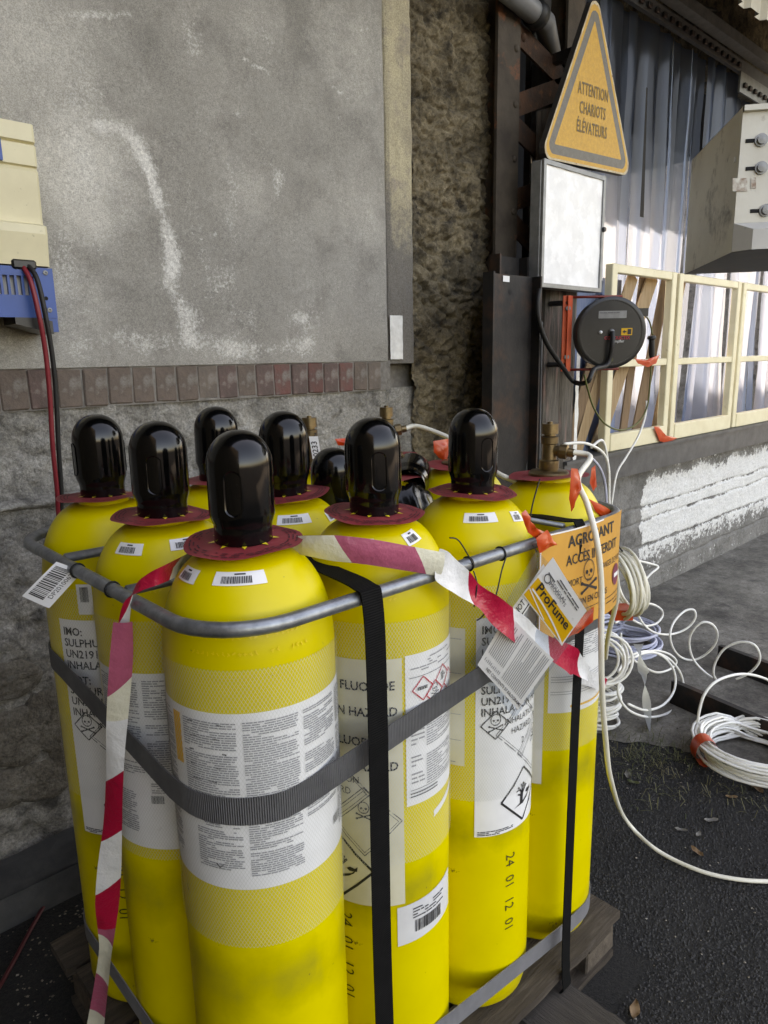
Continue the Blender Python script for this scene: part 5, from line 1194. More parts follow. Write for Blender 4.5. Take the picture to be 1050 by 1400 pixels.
# ================================================================ NOTICE, BOOKLETS, TAGS
nz_ = thing('orange_notice', (1.22, 0.735, 0.97), 'orange access-forbidden notice with skull taped to the ring', 'notice')
PX0, PX1, PZ1, PZ0 = 1.078, 1.393, 1.192, 0.980
def NP(x, y, o=0.0):
    """x 0..1 across, y 0..1 up; the right end bends round the corner cylinder"""
    sl_ = 0.315 * x; st_ = rx1 - 0.115 - PX0; th = max(0.0, sl_ - st_) / 0.128; bot = 1 - y
    X = PX0 + min(sl_, st_) + 0.128 * math.sin(th); Y = ry0 - 0.0135 + 0.128 * (1 - math.cos(th)) * 0.9
    Z = PZ0 + (PZ1 - PZ0) * y - 0.004 * math.sin(math.pi * x) + 0.006 * bot * math.sin(3 * x)
    Y += 0.003 * math.sin(6 * x + 2 * y) - 0.014 * bot * math.sin(math.pi * min(1, x * 1.1)) + 0.02 * bot * max(0, x - 0.8)
    return V((X, Y - o, Z))
mat('notice_orange', (0.66, 0.32, 0.055), (0.60, 0.28, 0.05), 10, 0.42)
mb = MB(); mb.grid(lambda u, v: NP(u, v, 0.0), 26, 14); mb.build('sheet', 'notice_orange', nz_, smooth=True)
NF = lambda o: (lambda x, y: NP(x / (PX1 - PX0), y / (PZ1 - PZ0), o))
mb = MB(); W, Hh = PX1 - PX0, PZ1 - PZ0; F = NF(0.0012)
put_text(mb, F, 'AGROSANT', 0.033, W * 0.56, Hh * 0.83, align='CENTER', bold=0.02, sx=1.0)
put_text(mb, F, 'ACCÈS INTERDIT', 0.030, W * 0.575, Hh * 0.655, align='CENTER', sx=0.86, bold=0.012)
put_text(mb, F, 'MORT', 0.021, W * 0.275, Hh * 0.44, sx=0.8); put_text(mb, F, 'DANGER DE MORT', 0.0185, W * 0.645, Hh * 0.50, sx=0.68)
put_text(mb, F, 'FUMIGATION EN COURS', 0.020, W * 0.15, Hh * 0.225, sx=0.82, bold=0.008)
skull(mb, F, W * 0.50, Hh * 0.475, 0.052, line=0.035)
put_rect(mb, F, W * 0.38, W * 0.98, Hh * 0.165, Hh * 0.171, nx=8); put_para(mb, F, W * 0.72, W * 0.96, Hh * 0.05, Hh * 0.15, 0.009, 0.002, rc_, dens=0.7)
mb.build('lettering', 'ink', nz_)
mat('no_entry', (0.20, 0.03, 0.06), None, rough=0.45)
mb = MB(); put_poly(mb, NF(0.0016), [(W * 0.89 + 0.021 * math.cos(t), Hh * 0.36 + 0.024 * math.sin(t)) for t in [2 * math.pi * k / 20 for k in range(20)]]); mb.build('no_entry_disc', 'no_entry', nz_)
mb = MB(); put_rect(mb, NF(0.0024), W * 0.89 - 0.014, W * 0.89 + 0.014, Hh * 0.36 - 0.0045, Hh * 0.36 + 0.0045); mb.build('no_entry_bar', 'paper', nz_)
mb = MB(); put_rect(mb, NF(0.0010), 0.0, 0.003, 0, Hh); put_rect(mb, NF(0.0010), 0.003, W * 0.7, Hh - 0.003, Hh, nx=8); mb.build('white_edge', 'paper', nz_)
def tape_piece(label, pts, Yp, bulge=0.006, cat='tape piece'):
    c = [at(x, y, Y=Yp) for x, y in pts]; c = [q for i in range(len(c)) for q in (c[i], c[i].lerp(c[(i + 1) % len(c)], 0.5) + V((0, 0, 0.0015 * math.sin(7 * i))))]
    n = len(c); m_ = sum(c, V()) / n; mb = MB(); sd = len(label) * 1.7; vs = []
    for f in (1.0, 0.8, 0.58, 0.34, 0.12):
        for q in c:
            p = m_.lerp(q, f); vs.append(p + V((0, -bulge * (1 - f) - 0.006 * (0.3 + 0.7 * (f < 1)) * fbm(p.x * 60 + sd, p.z * 60, 1) , 0)))
    vs.append(m_ + V((0, -bulge, 0)))
    mb.add(vs, [(k * n + i, k * n + (i + 1) % n, (k + 1) * n + (i + 1) % n, (k + 1) * n + i) for k in range(4) for i in range(n)] + [(4 * n + i, 4 * n + (i + 1) % n, 5 * n) for i in range(n)])
    return mb.build('orange_tape', 'orange_tape', smooth=True, label=label, cat=cat, group='pieces of orange tape')
tape_piece('orange tape fixing the upper left corner of the notice', [(733, 736), (748, 724), (757, 740), (762, 745), (752, 748), (738, 757), (735, 748)], 0.722)
tape_piece('orange tape strip running up from the notice to the cap disc', [(712, 702), (719, 697), (722, 716), (736, 728), (752, 731), (738, 740), (722, 728)], 0.732)
tape_piece('orange tape folded over the upper right corner of the notice', [(805, 682), (822, 690), (838, 700), (845, 718), (842, 732), (834, 728), (830, 712), (815, 700)], 0.775)
tape_piece('orange tape fixing the bottom of the notice beside the booklet', [(778, 857), (812, 829), (811, 850), (790, 866), (776, 872)], 0.72)

def card(name, label, cat, corners, D, th=0.0012):
    """thin card from four corner sightings all at one distance in front of the viewer"""
    c = [at(x, y, D=dd) for (x, y), dd in zip(corners, D)]
    nrm = (c[1] - c[0]).cross(c[3] - c[0]).normalized()
    if nrm.dot(O - c[0]) < 0: nrm = -nrm
    t = thing(name, sum(c, V()) / 4 - V((0, 0, 0.05)), label, cat)
    F = lambda o: (lambda u, v: (c[0].lerp(c[1], u)).lerp(c[3].lerp(c[2], u), v) + nrm * (o + 0.004 * math.sin(3 * u + 2 * v)))
    return t, F, (c[1] - c[0]).length, (c[3] - c[0]).length
def sheet(mb, F, o=0.0, back=0.0015, n=8):
    mb.grid(lambda u, v: F(o)(u, v), n, n); mb.grid(lambda u, v: F(o - back)(1 - u, v), n, n)
# booklet: corner order top(left of its text), right(end), bottom, left  -> u runs along the title, v towards the lower left
D0 = 1.235
t, F, W_, H_ = card('product_booklet', 'yellow and white product booklet hanging in front of the orange notice', 'booklet', [(756, 762), (802, 835), (768, 884), (714, 812)], [D0] * 4)
mb = MB(); sheet(mb, F); mb.build('cover', 'paper', t)
def UV(F, o, W_, H_): return lambda x, y: F(o)(x / W_, y / H_)
G_ = UV(F, 0.0008, W_, H_)
mb = MB(); mb.grid(lambda u, v: F(0.0008)(0.02 + 0.96 * u, 0.50 + 0.47 * v), 8, 6); mb.build('yellow_field', 'yellow_print', t)
G2 = lambda x, y: F(0.0018)(x / W_, 1 - y / H_)
mb = MB(); put_text(mb, G2, 'ProFume', 0.026, W_ * 0.10, H_ * 0.31, sx=0.95, bold=0.018); mb.build('title', 'ink', t)
mb = MB(); put_para(mb, G2, W_ * 0.1, W_ * 0.86, H_ * 0.74, H_ * 0.93, 0.0055, 0.0022, rc_, dens=0.7); put_text(mb, G2, 'DOUGLAS', 0.0095, W_ * 0.22, H_ * 0.665, sx=1.0); put_text(mb, G2, 'PRODUCTS', 0.0095, W_ * 0.22, H_ * 0.61, sx=1.0)
put_loop(mb, G2, [(W_ * 0.15 + 0.007 * math.cos(a), H_ * 0.66 + 0.007 * math.sin(a)) for a in [2 * math.pi * k / 12 for k in range(12)]], 0.0018); mb.build('small_print', 'ink_mid', t)
mb = MB(); ar = [(W_ * (0.06 + 0.94 * k / 10), H_ * (0.26 - 0.24 * (k / 10) ** 2.0)) for k in range(11)]
for a, b in zip(ar, ar[1:]): put_line(mb, G2, a, b, 0.0035)
ar = [(W_ * (0.02 + 0.5 * k / 6), H_ * (0.22 - 0.18 * (k / 6))) for k in range(7)]
for a, b in zip(ar, ar[1:]): put_line(mb, G2, a, b, 0.0022)
mb.build('white_swoosh', 'paper', t)
# folded flap behind it
t, F, W_, H_ = card('booklet_flap', 'white folded leaflet flap marked remove, left of the booklet', 'leaflet', [(700, 832), (743, 771), (751, 790), (712, 846)], [D0 + 0.003] * 4)
mb = MB(); sheet(mb, F); mb.build('flap_sheet', 'paper', t)
mb = MB(); G2 = lambda x, y: F(0.0012)(x / W_, 1 - y / H_); put_text(mb, G2, 'NOT REMOVE', 0.0145, W_ * 0.0, H_ * 0.42, sx=0.92, bold=0.01); put_rect(mb, G2, 0.0, W_ * 0.95, H_ * 0.12, H_ * 0.2); mb.build('lettering', 'ink', t)
t, F, W_, H_ = card('instruction_leaflet', 'grey instruction leaflet covered in small print hanging below the booklet', 'leaflet', [(694, 838), (757, 902), (708, 972), (653, 908)], [1.19] * 4)
mb = MB(); sheet(mb, F); mb.build('leaflet_sheet', 'paper', t)
G2 = lambda x, y: F(0.0010)(x / W_, 1 - y / H_); mb = MB()
for (a, b, c_, d_) in ((0.06, 0.42, 0.30, 0.94), (0.47, 0.95, 0.16, 0.96), (0.06, 0.42, 0.16, 0.22)):
    yy = c_ * H_
    xx = a * W_
    while xx < b * W_:
        e = d_ if rc_.random() < 0.8 else c_ + (d_ - c_) * rc_.uniform(0.5, 0.9); put_line(mb, G2, (xx, c_ * H_), (xx, e * H_), 0.0012); xx += 0.0038
mb.build('small_print', 'ink_soft', t)
mb = MB(); put_text(mb, G2, 'NET CONTENTS 57 KILOGRAMS', 0.0085, W_ * 0.16, H_ * 0.055, sx=0.78, bold=0.01); mb.build('lettering', 'ink_mid', t)
t, F, W_, H_ = card('clear_sleeve', 'clear plastic sleeve holding the leaflets below the ring', 'plastic sleeve', [(734, 752), (812, 836), (704, 985), (643, 905)], [1.262, 1.262, 1.222, 1.222])
mb = MB(); mb.grid(lambda u, v: F(-0.004)(u, v), 10, 10); mb.build('sleeve_film', 'clear_sleeve', t, smooth=True)
mb = MB(); mb.tube(spline([at(734, 754, D=1.245), at(728, 745, Y=0.738), V((1.07, 0.745, RZ))], 4), 0.0012, 5); mb.build('sleeve_tie', 'rubber', t)
# barcode tag on the left of the ring
t, F, W_, H_ = card('barcode_tag', 'white barcode tag tied to the left of the ring', 'tag', [(30, 815), (77, 768), (112, 782), (68, 831)], [1.30, 1.29, 1.27, 1.285])
mb = MB(); sheet(mb, F); mb.build('tag_card', 'paper', t)
G2 = lambda x, y: F(0.0012)(x / W_, 1 - y / H_); mb = MB(); put_barcode(mb, G2, W_ * 0.12, W_ * 0.92, H_ * 0.36, H_ * 0.90, rc_); mb.build('barcode', 'ink', t)
mb = MB(); put_text(mb, G2, 'DP2010062', 0.0112, W_ * 0.20, H_ * 0.15, sx=1.0); mb.build('tag_number', 'ink', t)

# ================================================================ HOSES
def hose(pts, r, m, label, n=8, seg=8, cat='hose', name='gas_hose'):
    mb = MB(); mb.tube(spline(pts, seg), r, n); return mb.build(name, m, smooth=True, label=label, cat=cat)
vk = POS['K'] + V((0, 0, NECK_Z + 0.06)); od = V((0.30, -0.95, -0.1)).normalized()
hose([vk + od * 0.045, vk + od * 0.09 + V((0.0, 0, -0.004)), at(790, 655, Y=0.765), at(803, 690, Y=0.745), at(816, 740, Y=0.705), at(822, 800, Y=0.695), at(822, 870, Y=0.69), at(823, 940, Y=0.70), at(828, 1010, Y=0.72), at(836, 1070, Y=0.76), at(855, 1120, Z=0.09), at(895, 1160, Z=0.02), at(950, 1188, Z=0.009), at(1000, 1201, Z=0.009), at(1050, 1205, Z=0.009), at(1120, 1203, Z=0.009)], 0.0062, 'hose_white', 'white hose from the open front valve running down and away to the right', 10, 10)
vj = POS['J'] + V((0, 0, NECK_Z + 0.068)); oj = V((0.75, -0.66, 0.12)).normalized()
hose([vj + oj * 0.05, vj + oj * 0.09, at(617, 600, Y=1.26), at(650, 622, Y=1.16), at(682, 648, Y=1.0), at(740, 672, Y=0.90), at(790, 702, Y=0.80), at(825, 738, Y=0.775), at(842, 785, Y=0.80), at(843, 820, Y=0.84), at(832, 868, Y=0.92), at(828, 900, Y=1.0)], 0.0062, 'hose_white', 'white hose from the back valve passing behind the cap to the notice corner', 10, 10)
hose([at(x, y, Y=1.5) for x, y in ((772, 607), (800, 606), (823, 618), (832, 640), (833, 690), (838, 740))], 0.006, 'hose_pale', 'thin white hose arching behind the open front valve, upper of three')
hose([at(x, y, Y=1.55) for x, y in ((778, 618), (802, 622), (820, 640), (828, 668), (830, 720))], 0.006, 'hose_blue', 'bluish hose arching behind the open front valve, lower of three')
hose([at(x, y, Y=1.62) for x, y in ((808, 612), (823, 602), (830, 625), (832, 660), (833, 700))], 0.006, 'hose_pale', 'thin white hose with a sharp kink behind the open valve')
hose([at(x, y, Y=1.80) for x, y in ((884, 548), (882, 570), (872, 598), (856, 625), (843, 648), (836, 690))], 0.0055, 'hose_pale', 'thin white hose rising past the window frames to the reel')
# orange flags on the hoses
tape_piece('orange tape flag on the front white hose', [(781, 640), (790, 641), (795, 664), (792, 676), (781, 700), (778, 682)], 0.755, 0.01)
tape_piece('orange tape flag on the back white hose beside the right cap', [(592, 603), (613, 600), (614, 620), (609, 632), (600, 626), (593, 618)], 1.24, 0.01)
tape_piece('orange tape scrap behind the middle valve cap', [(458, 600), (474, 599), (477, 611), (462, 609)], 1.38, 0.008)
tape_piece('orange tape scrap on the cable below the reel plug', [(868, 490), (884, 492), (902, 485), (897, 497), (886, 502), (872, 497)], 1.69, 0.008)
tape_piece('orange tape scrap tied to the bottom rail of the cream frame', [(894, 583), (901, 583), (910, 595), (926, 599), (913, 606), (902, 603)], 1.985, 0.008)
tape_piece('orange tape scrap on the hose behind the open front valve', [(809, 640), (814, 636), (816, 665), (811, 672), (806, 660)], 1.5, 0.006)
# coils
def coil(c, Rr, turns, r, m, label, axis=(0, 0, 1), h=0.05, jit=0.010, squash=1.0, name='hose_coil', stuff=None, seed=1):
    g = random.Random(seed); a = V(axis).normalized(); u = a.orthogonal().normalized(); v = a.cross(u); pts = []
    for t in range(turns):
        r1 = Rr + g.uniform(-jit, jit) * 1.6; off = g.uniform(-0.5, 0.5) * h; cx_, cy_ = g.uniform(-jit, jit), g.uniform(-jit, jit); tl = g.uniform(-0.12, 0.12)
        for k in range(26):
            th = 2 * math.pi * k / 26; f = k / 26
            pts.append(V(c) + u * (r1 * math.cos(th) + cx_) + v * (r1 * squash * math.sin(th) + cy_) + a * (off + tl * h * math.cos(th + t)))
    mb = MB(); P = []
    # soften the steps between turns
    for i in range(len(pts)):
        P.append((pts[max(0, i - 1)] + pts[i] * 2 + pts[min(len(pts) - 1, i + 1)]) / 4)
    mb.tube(P, r, 7)
    return mb.build(name, m, smooth=True, label=label, cat='hose coil')
cc = at(1034, 1026, Z=0.06)
coil((cc.x, cc.y, 0.063), 0.192, 26, 0.0054, 'hose_pale', 'large coil of white hose lying on the asphalt at the right edge', h=0.085, jit=0.016, seed=4)
tc_ = at(968, 1026, Z=0.06); d = (tc_ - cc); d.z = 0; dn_ = d.normalized()
mb = MB(); tt = V((-dn_.y, dn_.x, 0)); n = 14; vs = []
for s in (-1, 1):
    for k in range(n): a = 2 * math.pi * k / n; vs.append(V((cc.x, cc.y, 0.062)) + dn_ * (0.192 + 0.042 * math.cos(a)) + V((0, 0, 1)) * 0.055 * math.sin(a) + tt * 0.028 * s)
mb.add(vs, [(k, (k + 1) % n, n + (k + 1) % n, n + k) for k in range(n)]); mb.build('orange_tape', 'orange_tape', smooth=True, label='orange tape binding the large white coil', cat='tape piece', group='pieces of orange tape')
def Z8(pts, Y): return [at(800 + x / 3.684, 700 + y / 3.684, Y=Y) for x, y in pts]
LY = lambda px: 1.30 if px < 930 else 1.30 - (px - 930) * 0.0027
lp = [at(800 + 575 / 3.684, 700 + 1120 / 3.684, Z=0.09)] + [at(800 + x / 3.684, 700 + y / 3.684, Y=1.03 - (x / 3.684 - 155) * 0.0009) for x, y in [(568, 1070), (575, 1000), (600, 920), (650, 860), (720, 828), (800, 816), (880, 830), (940, 860), (1000, 930)]]
hose(lp, 0.0055, 'hose_pale', 'white hose loop rising from the large coil')
sp = [at(800 + x / 3.684, 700 + y / 3.684, Y=LY(800 + x / 3.684)) for x, y in [(800, 830), (860, 785), (880, 720), (850, 668), (780, 655), (700, 690), (655, 760), (648, 825), (700, 846), (760, 842), (800, 828)]]
sp = [at(800 + x / 3.684, 700 + y / 3.684, Y=LY(800 + x / 3.684) - 0.02) for x, y in [(760, 842), (820, 815), (868, 770), (880, 720), (850, 668), (780, 655), (700, 690), (655, 760), (646, 815)]]
hel = [(655, 842), (600, 805), (545, 742), (524, 660), (542, 598), (590, 556), (640, 566), (666, 612), (650, 672), (600, 722), (540, 746), (480, 730), (440, 680), (428, 612), (450, 550), (500, 500), (545, 492), (556, 530), (520, 580), (460, 610), (400, 617), (340, 603), (290, 560), (262, 500), (260, 430), (280, 372), (330, 312), (368, 278), (335, 262), (230, 236), (165, 212)]
wob = [0.02 * math.sin(i * 0.9) for i in range(len(hel))]
hose(sp + [at(800 + x / 3.684, 700 + y / 3.684, Y=LY(800 + x / 3.684) + wob[i] * 0.6 + 0.006 * i) for i, (x, y) in enumerate(hel)], 0.0052, 'hose_pale', 'springy white hose looping over the floor beside the wall', 8, 6)
l1 = [(150, 560), (225, 510), (270, 472), (330, 463), (380, 488), (390, 522), (360, 560), (310, 573), (262, 556), (200, 520), (140, 480)]
hose(Z8(l1, 1.5), 0.0055, 'hose_pale', 'short white hose loop beside the orange notice')
ring = [(330 + 166 * math.cos(a) * (1 + 0.0) + 8 * math.sin(2 * a), 870 + 163 * math.sin(a)) for a in [rad(200 + 36 * k) for k in range(11)]]
ring += [(308 + 148 * math.cos(a), 850 + 148 * math.sin(a)) for a in [rad(200 + 36 * k) for k in range(9)]]
hose([at(800 + x / 3.684, 700 + y / 3.684, Y=1.235 + 0.02 * math.sin(i * 0.6)) for i, (x, y) in enumerate(ring)], 0.0052, 'hose_pale', 'double ring of white hose standing behind the cylinders', 8, 6)
l2 = [(180, 610), (185, 680), (215, 720), (280, 770), (360, 808), (430, 790), (460, 755), (430, 720), (370, 700), (300, 705), (230, 740)]
hose(Z8(l2, 1.34), 0.005, 'hose_pale', 'slack white hose hanging above the double ring')
c2 = at(851, 798, Y=1.12)
coil(c2, 0.105, 14, 0.0055, 'hose_white', 'cream hose coil hanging behind the orange notice', axis=(0.85, -0.5, 0.12), h=0.06, jit=0.012, seed=8)
mb = MB(); q = c2 + V((0, 0, -0.10)); mb.obox(q, RT * 0.03, V((0, 0, 1)) * 0.018, FW * 0.035); mb.build('orange_tape', 'orange_tape', label='orange tape binding the hanging cream coil', cat='tape piece', group='pieces of orange tape')
mb = MB(); mb.tube(spline([c2 + V((0, 0, 0.105)), V((1.75, 1.12, 1.16)), V((1.47, 1.12, RZ))], 5), 0.003, 6); mb.build('hanging_cord', 'rubber', label='cord holding the cream coil to the ring', cat='cord')
c3 = at(856, 868, Z=0.07); coil((c3.x, c3.y, 0.075), 0.155, 14, 0.0065, 'hose_blue', 'bluish grey hose coil lying by the low wall', h=0.12, jit=0.014, seed=5)
c4 = at(832, 990, Z=0.0); coil((c4.x - 0.02, c4.y + 0.03, 0.10), 0.075, 16, 0.006, 'hose_pale', 'white hose coil stacked upright behind the last cylinder', h=0.19, jit=0.006, seed=9)
c5 = at(826, 905, Y=1.25); coil(c5, 0.09, 5, 0.0055, 'hose_pale', 'loose white hose turns behind the last cylinder', axis=(-0.7, -0.7, 0.15), h=0.05, jit=0.02, seed=12)
# twisted milky film strip
pts = spline([at(x, y, Y=1.215) for x, y in ((873, 880), (877, 905), (882, 930), (884, 960), (889, 1003))], 7); mb = MB()
mb.ribbon(pts, [(RT * math.cos(0.28 * i) + FW * math.sin(0.28 * i)) * (0.020 if i < 12 else 0.013 + 0.0004 * (i - 12)) for i in range(len(pts))], 0, nv=4, cup=0.004); mb.build('film_strip', 'milky_film', smooth=True, label='twisted milky plastic strip hanging from the hose rings', cat='plastic strip')

# ================================================================ THINGS ON THE GROUND, MACHINE BOX
def bar(a, b, label, T=True):
    A, B = at(*a, Z=0.0), at(*b, Z=0.0); d = (B - A); d.z = 0; d.normalize(); B = A + d * 1.6; s = V((-d.y, d.x, 0)) * 1
    L = (B - A).length / 2; c = (A + B) / 2; c.z = 0; mb = MB(); t = thing('steel_bar', c, label, 'steel bar', 'rusty steel bars on the floor')
    mb.obox(c + V((0, 0, 0.0275)) , d * L, s * 0.030, V((0, 0, 0.0265))); mb.build('lower_flange', 'steel_dark', t)
    mb = MB(); mb.obox(c + V((0, 0, 0.0565)), d * L, s * 0.0305, V((0, 0, 0.002))); mb.build('rusty_ledge', 'rust', t)
    mb = MB(); mb.obox(c - s * 0.046 + V((0, 0, 0.055)), d * (L - 0.02) + V((0, 0, 0)), s * 0.014, V((0, 0, 0.054))); mb.build('web', 'steel_dark', t)
bar((922, 955), (1050, 1012), 'nearer rusty steel bar on the floor behind the large coil'); bar((985, 905), (1050, 930), 'farther rusty steel bar on the floor by the hose loops')
# machine box in the upper right, on a post outside the picture
NB = at(1000, 345, D=2.0); ld = (FW * math.cos(rad(10.5)) + RT * math.sin(rad(10.5))).normalized(); fd = RT * math.cos(rad(10.5)) - FW * math.sin(rad(10.5))
fd = (RT * 0.985 - FW * 0.17).normalized(); ld = V((-fd.y, fd.x, 0))
zt_ = at(1000, 148, D=2.0).z; zm_ = at(1000, 306, D=2.0).z; zb_ = NB.z; N0 = V((NB.x, NB.y, 0))
bxo = thing('machine_box', N0 + fd * 0.3 + V((0, 0, zb_)), 'dirty cream metal machine box with slotted bolts at the right edge', 'machine box')
def bpt(a, b, z): return N0 + fd * a + ld * b + V((0, 0, z))
mb = MB(); NLx, NLz = 24, 16; DL = 0.47
mb.grid(lambda u, v: bpt(0.0, DL * (1 - u), zb_ + (zt_ - zb_) * v), NLx, NLz)
mb.at = {'grime': [0.27 + 0.40 * fbm(v[0] * 5, v[2] * 5, v[1] * 5) for v in mb.v]}
mb.build('side_plate', 'machine_paint', bxo)
mb = MB(); mb.grid(lambda u, v: bpt(0.62 * u, -0.002, zm_ + (zt_ - 0.012 - zm_) * v), 20, 8); mb.at = {'grime': [0.0] * len(mb.v)}; mb.build('front_plate', 'machine_paint', bxo)
mb = MB(); mb.add([bpt(0, -0.012, zt_ - 0.012), bpt(0.62, -0.012, zt_ - 0.012), bpt(0.62, -0.012, zt_), bpt(0, -0.012, zt_), bpt(0, DL, zt_ + 0.002), bpt(0.62, DL, zt_ + 0.002), bpt(0, -0.002, zt_ - 0.013), bpt(0.62, -0.002, zt_ - 0.013)], [(0, 1, 2, 3), (3, 2, 5, 4), (0, 6, 7, 1)]); mb.build('top_lip', 'machine_paint', bxo)
mb = MB(); mb.add([bpt(-0.001, -0.003, zm_), bpt(0.62, -0.003, zm_), bpt(0.62, -0.040, zm_ - 0.02), bpt(0.033, -0.040, zm_ - 0.02), bpt(0.033, -0.04, zb_), bpt(0.62, -0.04, zb_), bpt(-0.001, -0.003, zb_)], [(0, 1, 2, 3), (3, 2, 5, 4), (0, 3, 4, 6)]); mb.build('lower_skirt', 'machine_grey', bxo)
mb = MB(); mb.add([bpt(-0.001, -0.003, zb_ - 0.001), bpt(0.033, -0.04, zb_ - 0.001), bpt(0.62, -0.04, zb_ - 0.001), bpt(0.62, DL, zb_ - 0.001), bpt(-0.001, DL, zb_ - 0.001)], [(0, 1, 2, 3, 4)]); mb.build('underside', 'steel_dark', bxo)
mb = MB(); mb.add([bpt(0.0, DL, zb_), bpt(0.62, DL, zb_), bpt(0.62, DL, zt_), bpt(0, DL, zt_), bpt(0.62, 0, zb_), bpt(0.62, 0, zt_)], [(0, 1, 2, 3), (1, 4, 5, 2)]); mb.build('rear_plate', 'machine_grey', bxo)
for (px, py) in ((1040, 192), (1040, 230), (1046, 288)):
    d = ray(px, py); t = (N0 - O).dot(ld) / d.dot(ld); q = O + d * t - ld * 0.002
    bt = MB(); bt.lathe([(0.0145, 0.0), (0.0145, 0.003), (0.010, 0.0032), (0.010, 0.010), (0.0, 0.011)], 18, q - ld * 0.001, -ld); bt.build('bolt', 'alu', bxo, smooth=True, angle=30)
    sm = MB(); sm.obox(q - fd * 0.018 - ld * 0.0006, fd * 0.016, V((0, 0, 1)) * 0.0042, ld * 0.0006); sm.build('slot', 'dark', bxo)
q = at(996, 215, D=2.0); mb = MB(); mb.obox(bpt(-0.001, 0.03, q.z), fd * 0.001, V((0, 0, 1)) * 0.006, ld * 0.006); mb.build('small_sticker', 'paper', bxo)
mat('worn_label', (0.66, 0.64, 0.56), (0.24, 0.13, 0.08), 60, 0.6, mix=(0.38, 0.66)); 
def fpt(px, py, o): d = ray(px, py); t = (N0 - O).dot(ld) / d.dot(ld); return O + d * t - ld * o
for (x0, x1, y0, y1) in ((1001, 1021, 244, 262), (1026, 1033, 243, 258)):
    mb = MB(); mb.add([fpt(x0, y1, .0035), fpt(x1, y1, .0035), fpt(x1, y0, .0035), fpt(x0, y0, .0035)], [(0, 1, 2, 3)]); mb.build('worn_print', 'worn_label', bxo)
mb = MB(); mb.tube([bpt(0.56, 0.25, 0), bpt(0.56, 0.25, zb_)], 0.035, 14); mb.build('support_post', 'steel_grey', bxo, smooth=True)

# gravel grain on the near asphalt, debris at the left, litter
g = random.Random(5)
def grit(n, fx, size, name, m, z=0.0):
    mb = MB()
    for _ in range(n):
        x, y = fx(); s = size * g.uniform(0.5, 1.4); a = g.random() * 6.3
        if 0.38 < x < 1.52 and 0.66 < y < 1.64: continue
        c, s_ = math.cos(a), math.sin(a); h = s * g.uniform(0.3, 0.8); e = g.uniform(0.5, 1.0)
        q = [(s, 0), (0.2 * s, e * s), (-s * 0.9, 0.1 * s), (-0.1 * s, -e * s)]
        mb.add([(x + u * c - v * s_, y + u * s_ + v * c, z) for u, v in q] + [(x + g.uniform(-.3, .3) * s, y + g.uniform(-.3, .3) * s, z + h)], [(0, 1, 4), (1, 2, 4), (2, 3, 4), (3, 0, 4)])
    return mb.build(name, m, kind='stuff')
grit(42000, lambda: (1.0 + 1.75 * g.random(), -0.1 + 1.5 * g.random()), 0.0046, 'gravel_grain', 'gravel').__setitem__('label', 'dark gravelly grain of the asphalt')
grit(330, lambda: (1.0 + 1.75 * g.random(), -0.1 + 1.5 * g.random()), 0.0032, 'pale_specks', 'pale_grit', 0.003)['label'] = 'pale specks scattered on the asphalt'
def lft():
    p = at(g.uniform(-20, 160), g.uniform(1150, 1420), Z=0.0); return p.x, p.y
grit(260, lft, 0.004, 'floor_debris', 'debris', 0.001)['label'] = 'pale crumbs of debris on the dark ground at left'
def rgt():
    p = at(g.uniform(840, 1060), g.uniform(700, 1080), Z=0.004); return p.x, p.y
grit(260, rgt, 0.005, 'floor_crumbs', 'debris', 0.004)['label'] = 'crumbs and dust on the concrete apron'
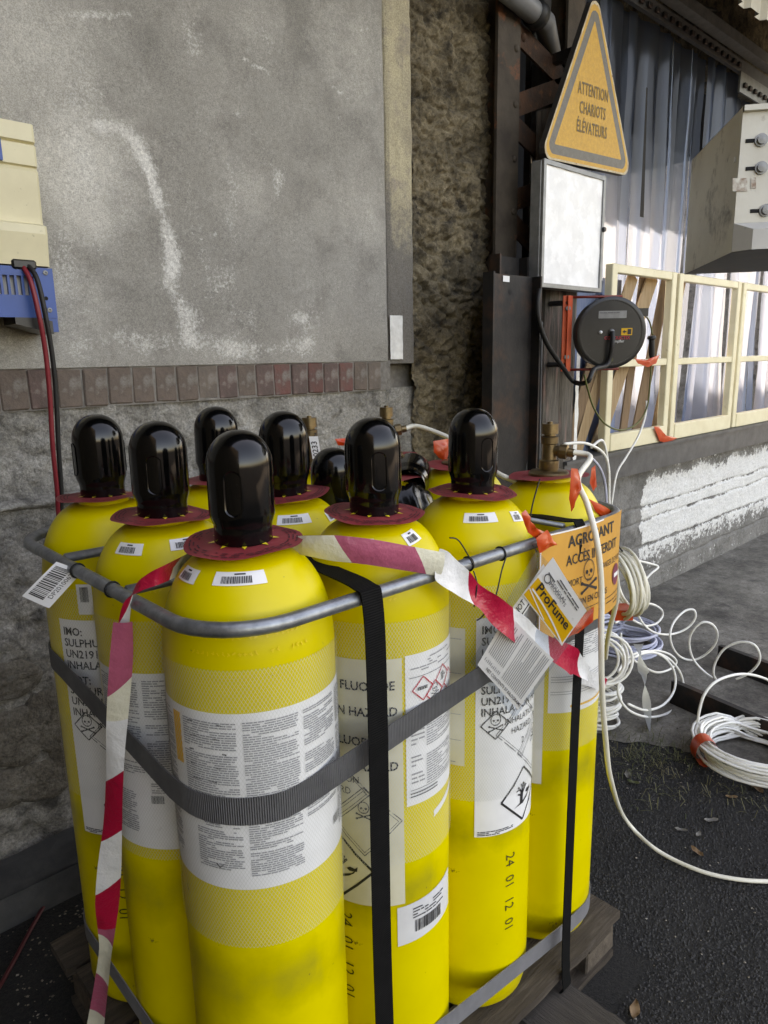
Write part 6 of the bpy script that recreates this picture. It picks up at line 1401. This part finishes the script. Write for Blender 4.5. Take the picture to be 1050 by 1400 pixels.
# grass wisps
mat('grass', (0.055, 0.07, 0.022), (0.13, 0.11, 0.055), 5, 0.7); mat('dry_leaf', (0.16, 0.085, 0.035), (0.24, 0.15, 0.075), 20, 0.7); mat('grey_leaf', (0.17, 0.16, 0.14), (0.10, 0.09, 0.075), 20, 0.7)
mb = MB()
for _ in range(420):
    px, py = (g.gauss(888, 34), g.gauss(1035, 20)) if g.random() < 0.72 else (g.uniform(840, 1050), g.gauss(1085, 18))
    p = at(px, py, Z=0.0); a = g.random() * 6.3; L = g.uniform(0.015, 0.06); dx, dy = math.cos(a) * L, math.sin(a) * L; h = g.uniform(0.002, 0.035); wv = V((-math.sin(a), math.cos(a), 0)) * 0.0011
    b = V((p.x, p.y, 0.002)); m1 = b + V((dx * 0.5, dy * 0.5, h)); e = b + V((dx, dy, h * 0.6))
    mb.add([b - wv, b + wv, m1 + wv, m1 - wv, e], [(0, 1, 2, 3), (3, 2, 4)])
mb.build('ground_grass', 'grass', kind='stuff')['label'] = 'sparse grass and moss growing through the asphalt edge'
def leaf(px, py, s, m, label, rot):
    p = at(px, py, Z=0.006); mb = MB(); c, s_ = math.cos(rot), math.sin(rot)
    def LP(u, v):
        x = (u - 0.5) * 2; wd = 0.42 * math.sin(math.pi * min(1, u * 1.02)) ** 0.8; y = (v - 0.5) * 2 * wd
        X, Y = x * s, y * s; return (p.x + X * c - Y * s_, p.y + X * s_ + Y * c, 0.006 + s * (0.35 * abs(y) + 0.25 * x * x + 0.1 * math.sin(9 * u + 4 * v)))
    mb.grid(LP, 8, 4); mb.build('fallen_leaf', m, smooth=True, label=label, cat='leaf', group='fallen leaves on the asphalt')
leaf(868, 1382, 0.028, 'dry_leaf', 'curled brown leaf at the bottom of the picture', 0.4); leaf(953, 1165, 0.025, 'dry_leaf', 'brown leaf right of the white hose on the asphalt', 1.2); leaf(972, 1122, 0.024, 'grey_leaf', 'grey leaf on the asphalt below the large coil', 2.4)
leaf(955, 1141, 0.018, 'grey_leaf', 'small grey leaf just above the brown one', 0.2); leaf(858, 1060, 0.026, 'grey_leaf', 'pale leaf next to the white hose', 0.6); leaf(866, 1070, 0.022, 'grass', 'greenish leaf beside the pale one', 1.9); leaf(931, 1135, 0.02, 'grey_leaf', 'thin grey leaf left of the other grey leaves', 2.0)
leaf(1035, 1078, 0.035, 'dry_leaf', 'reddish brown leaf under the large coil', 0.9); leaf(1000, 1090, 0.02, 'dry_leaf', 'small reddish leaf left of the one under the coil', 2.2)
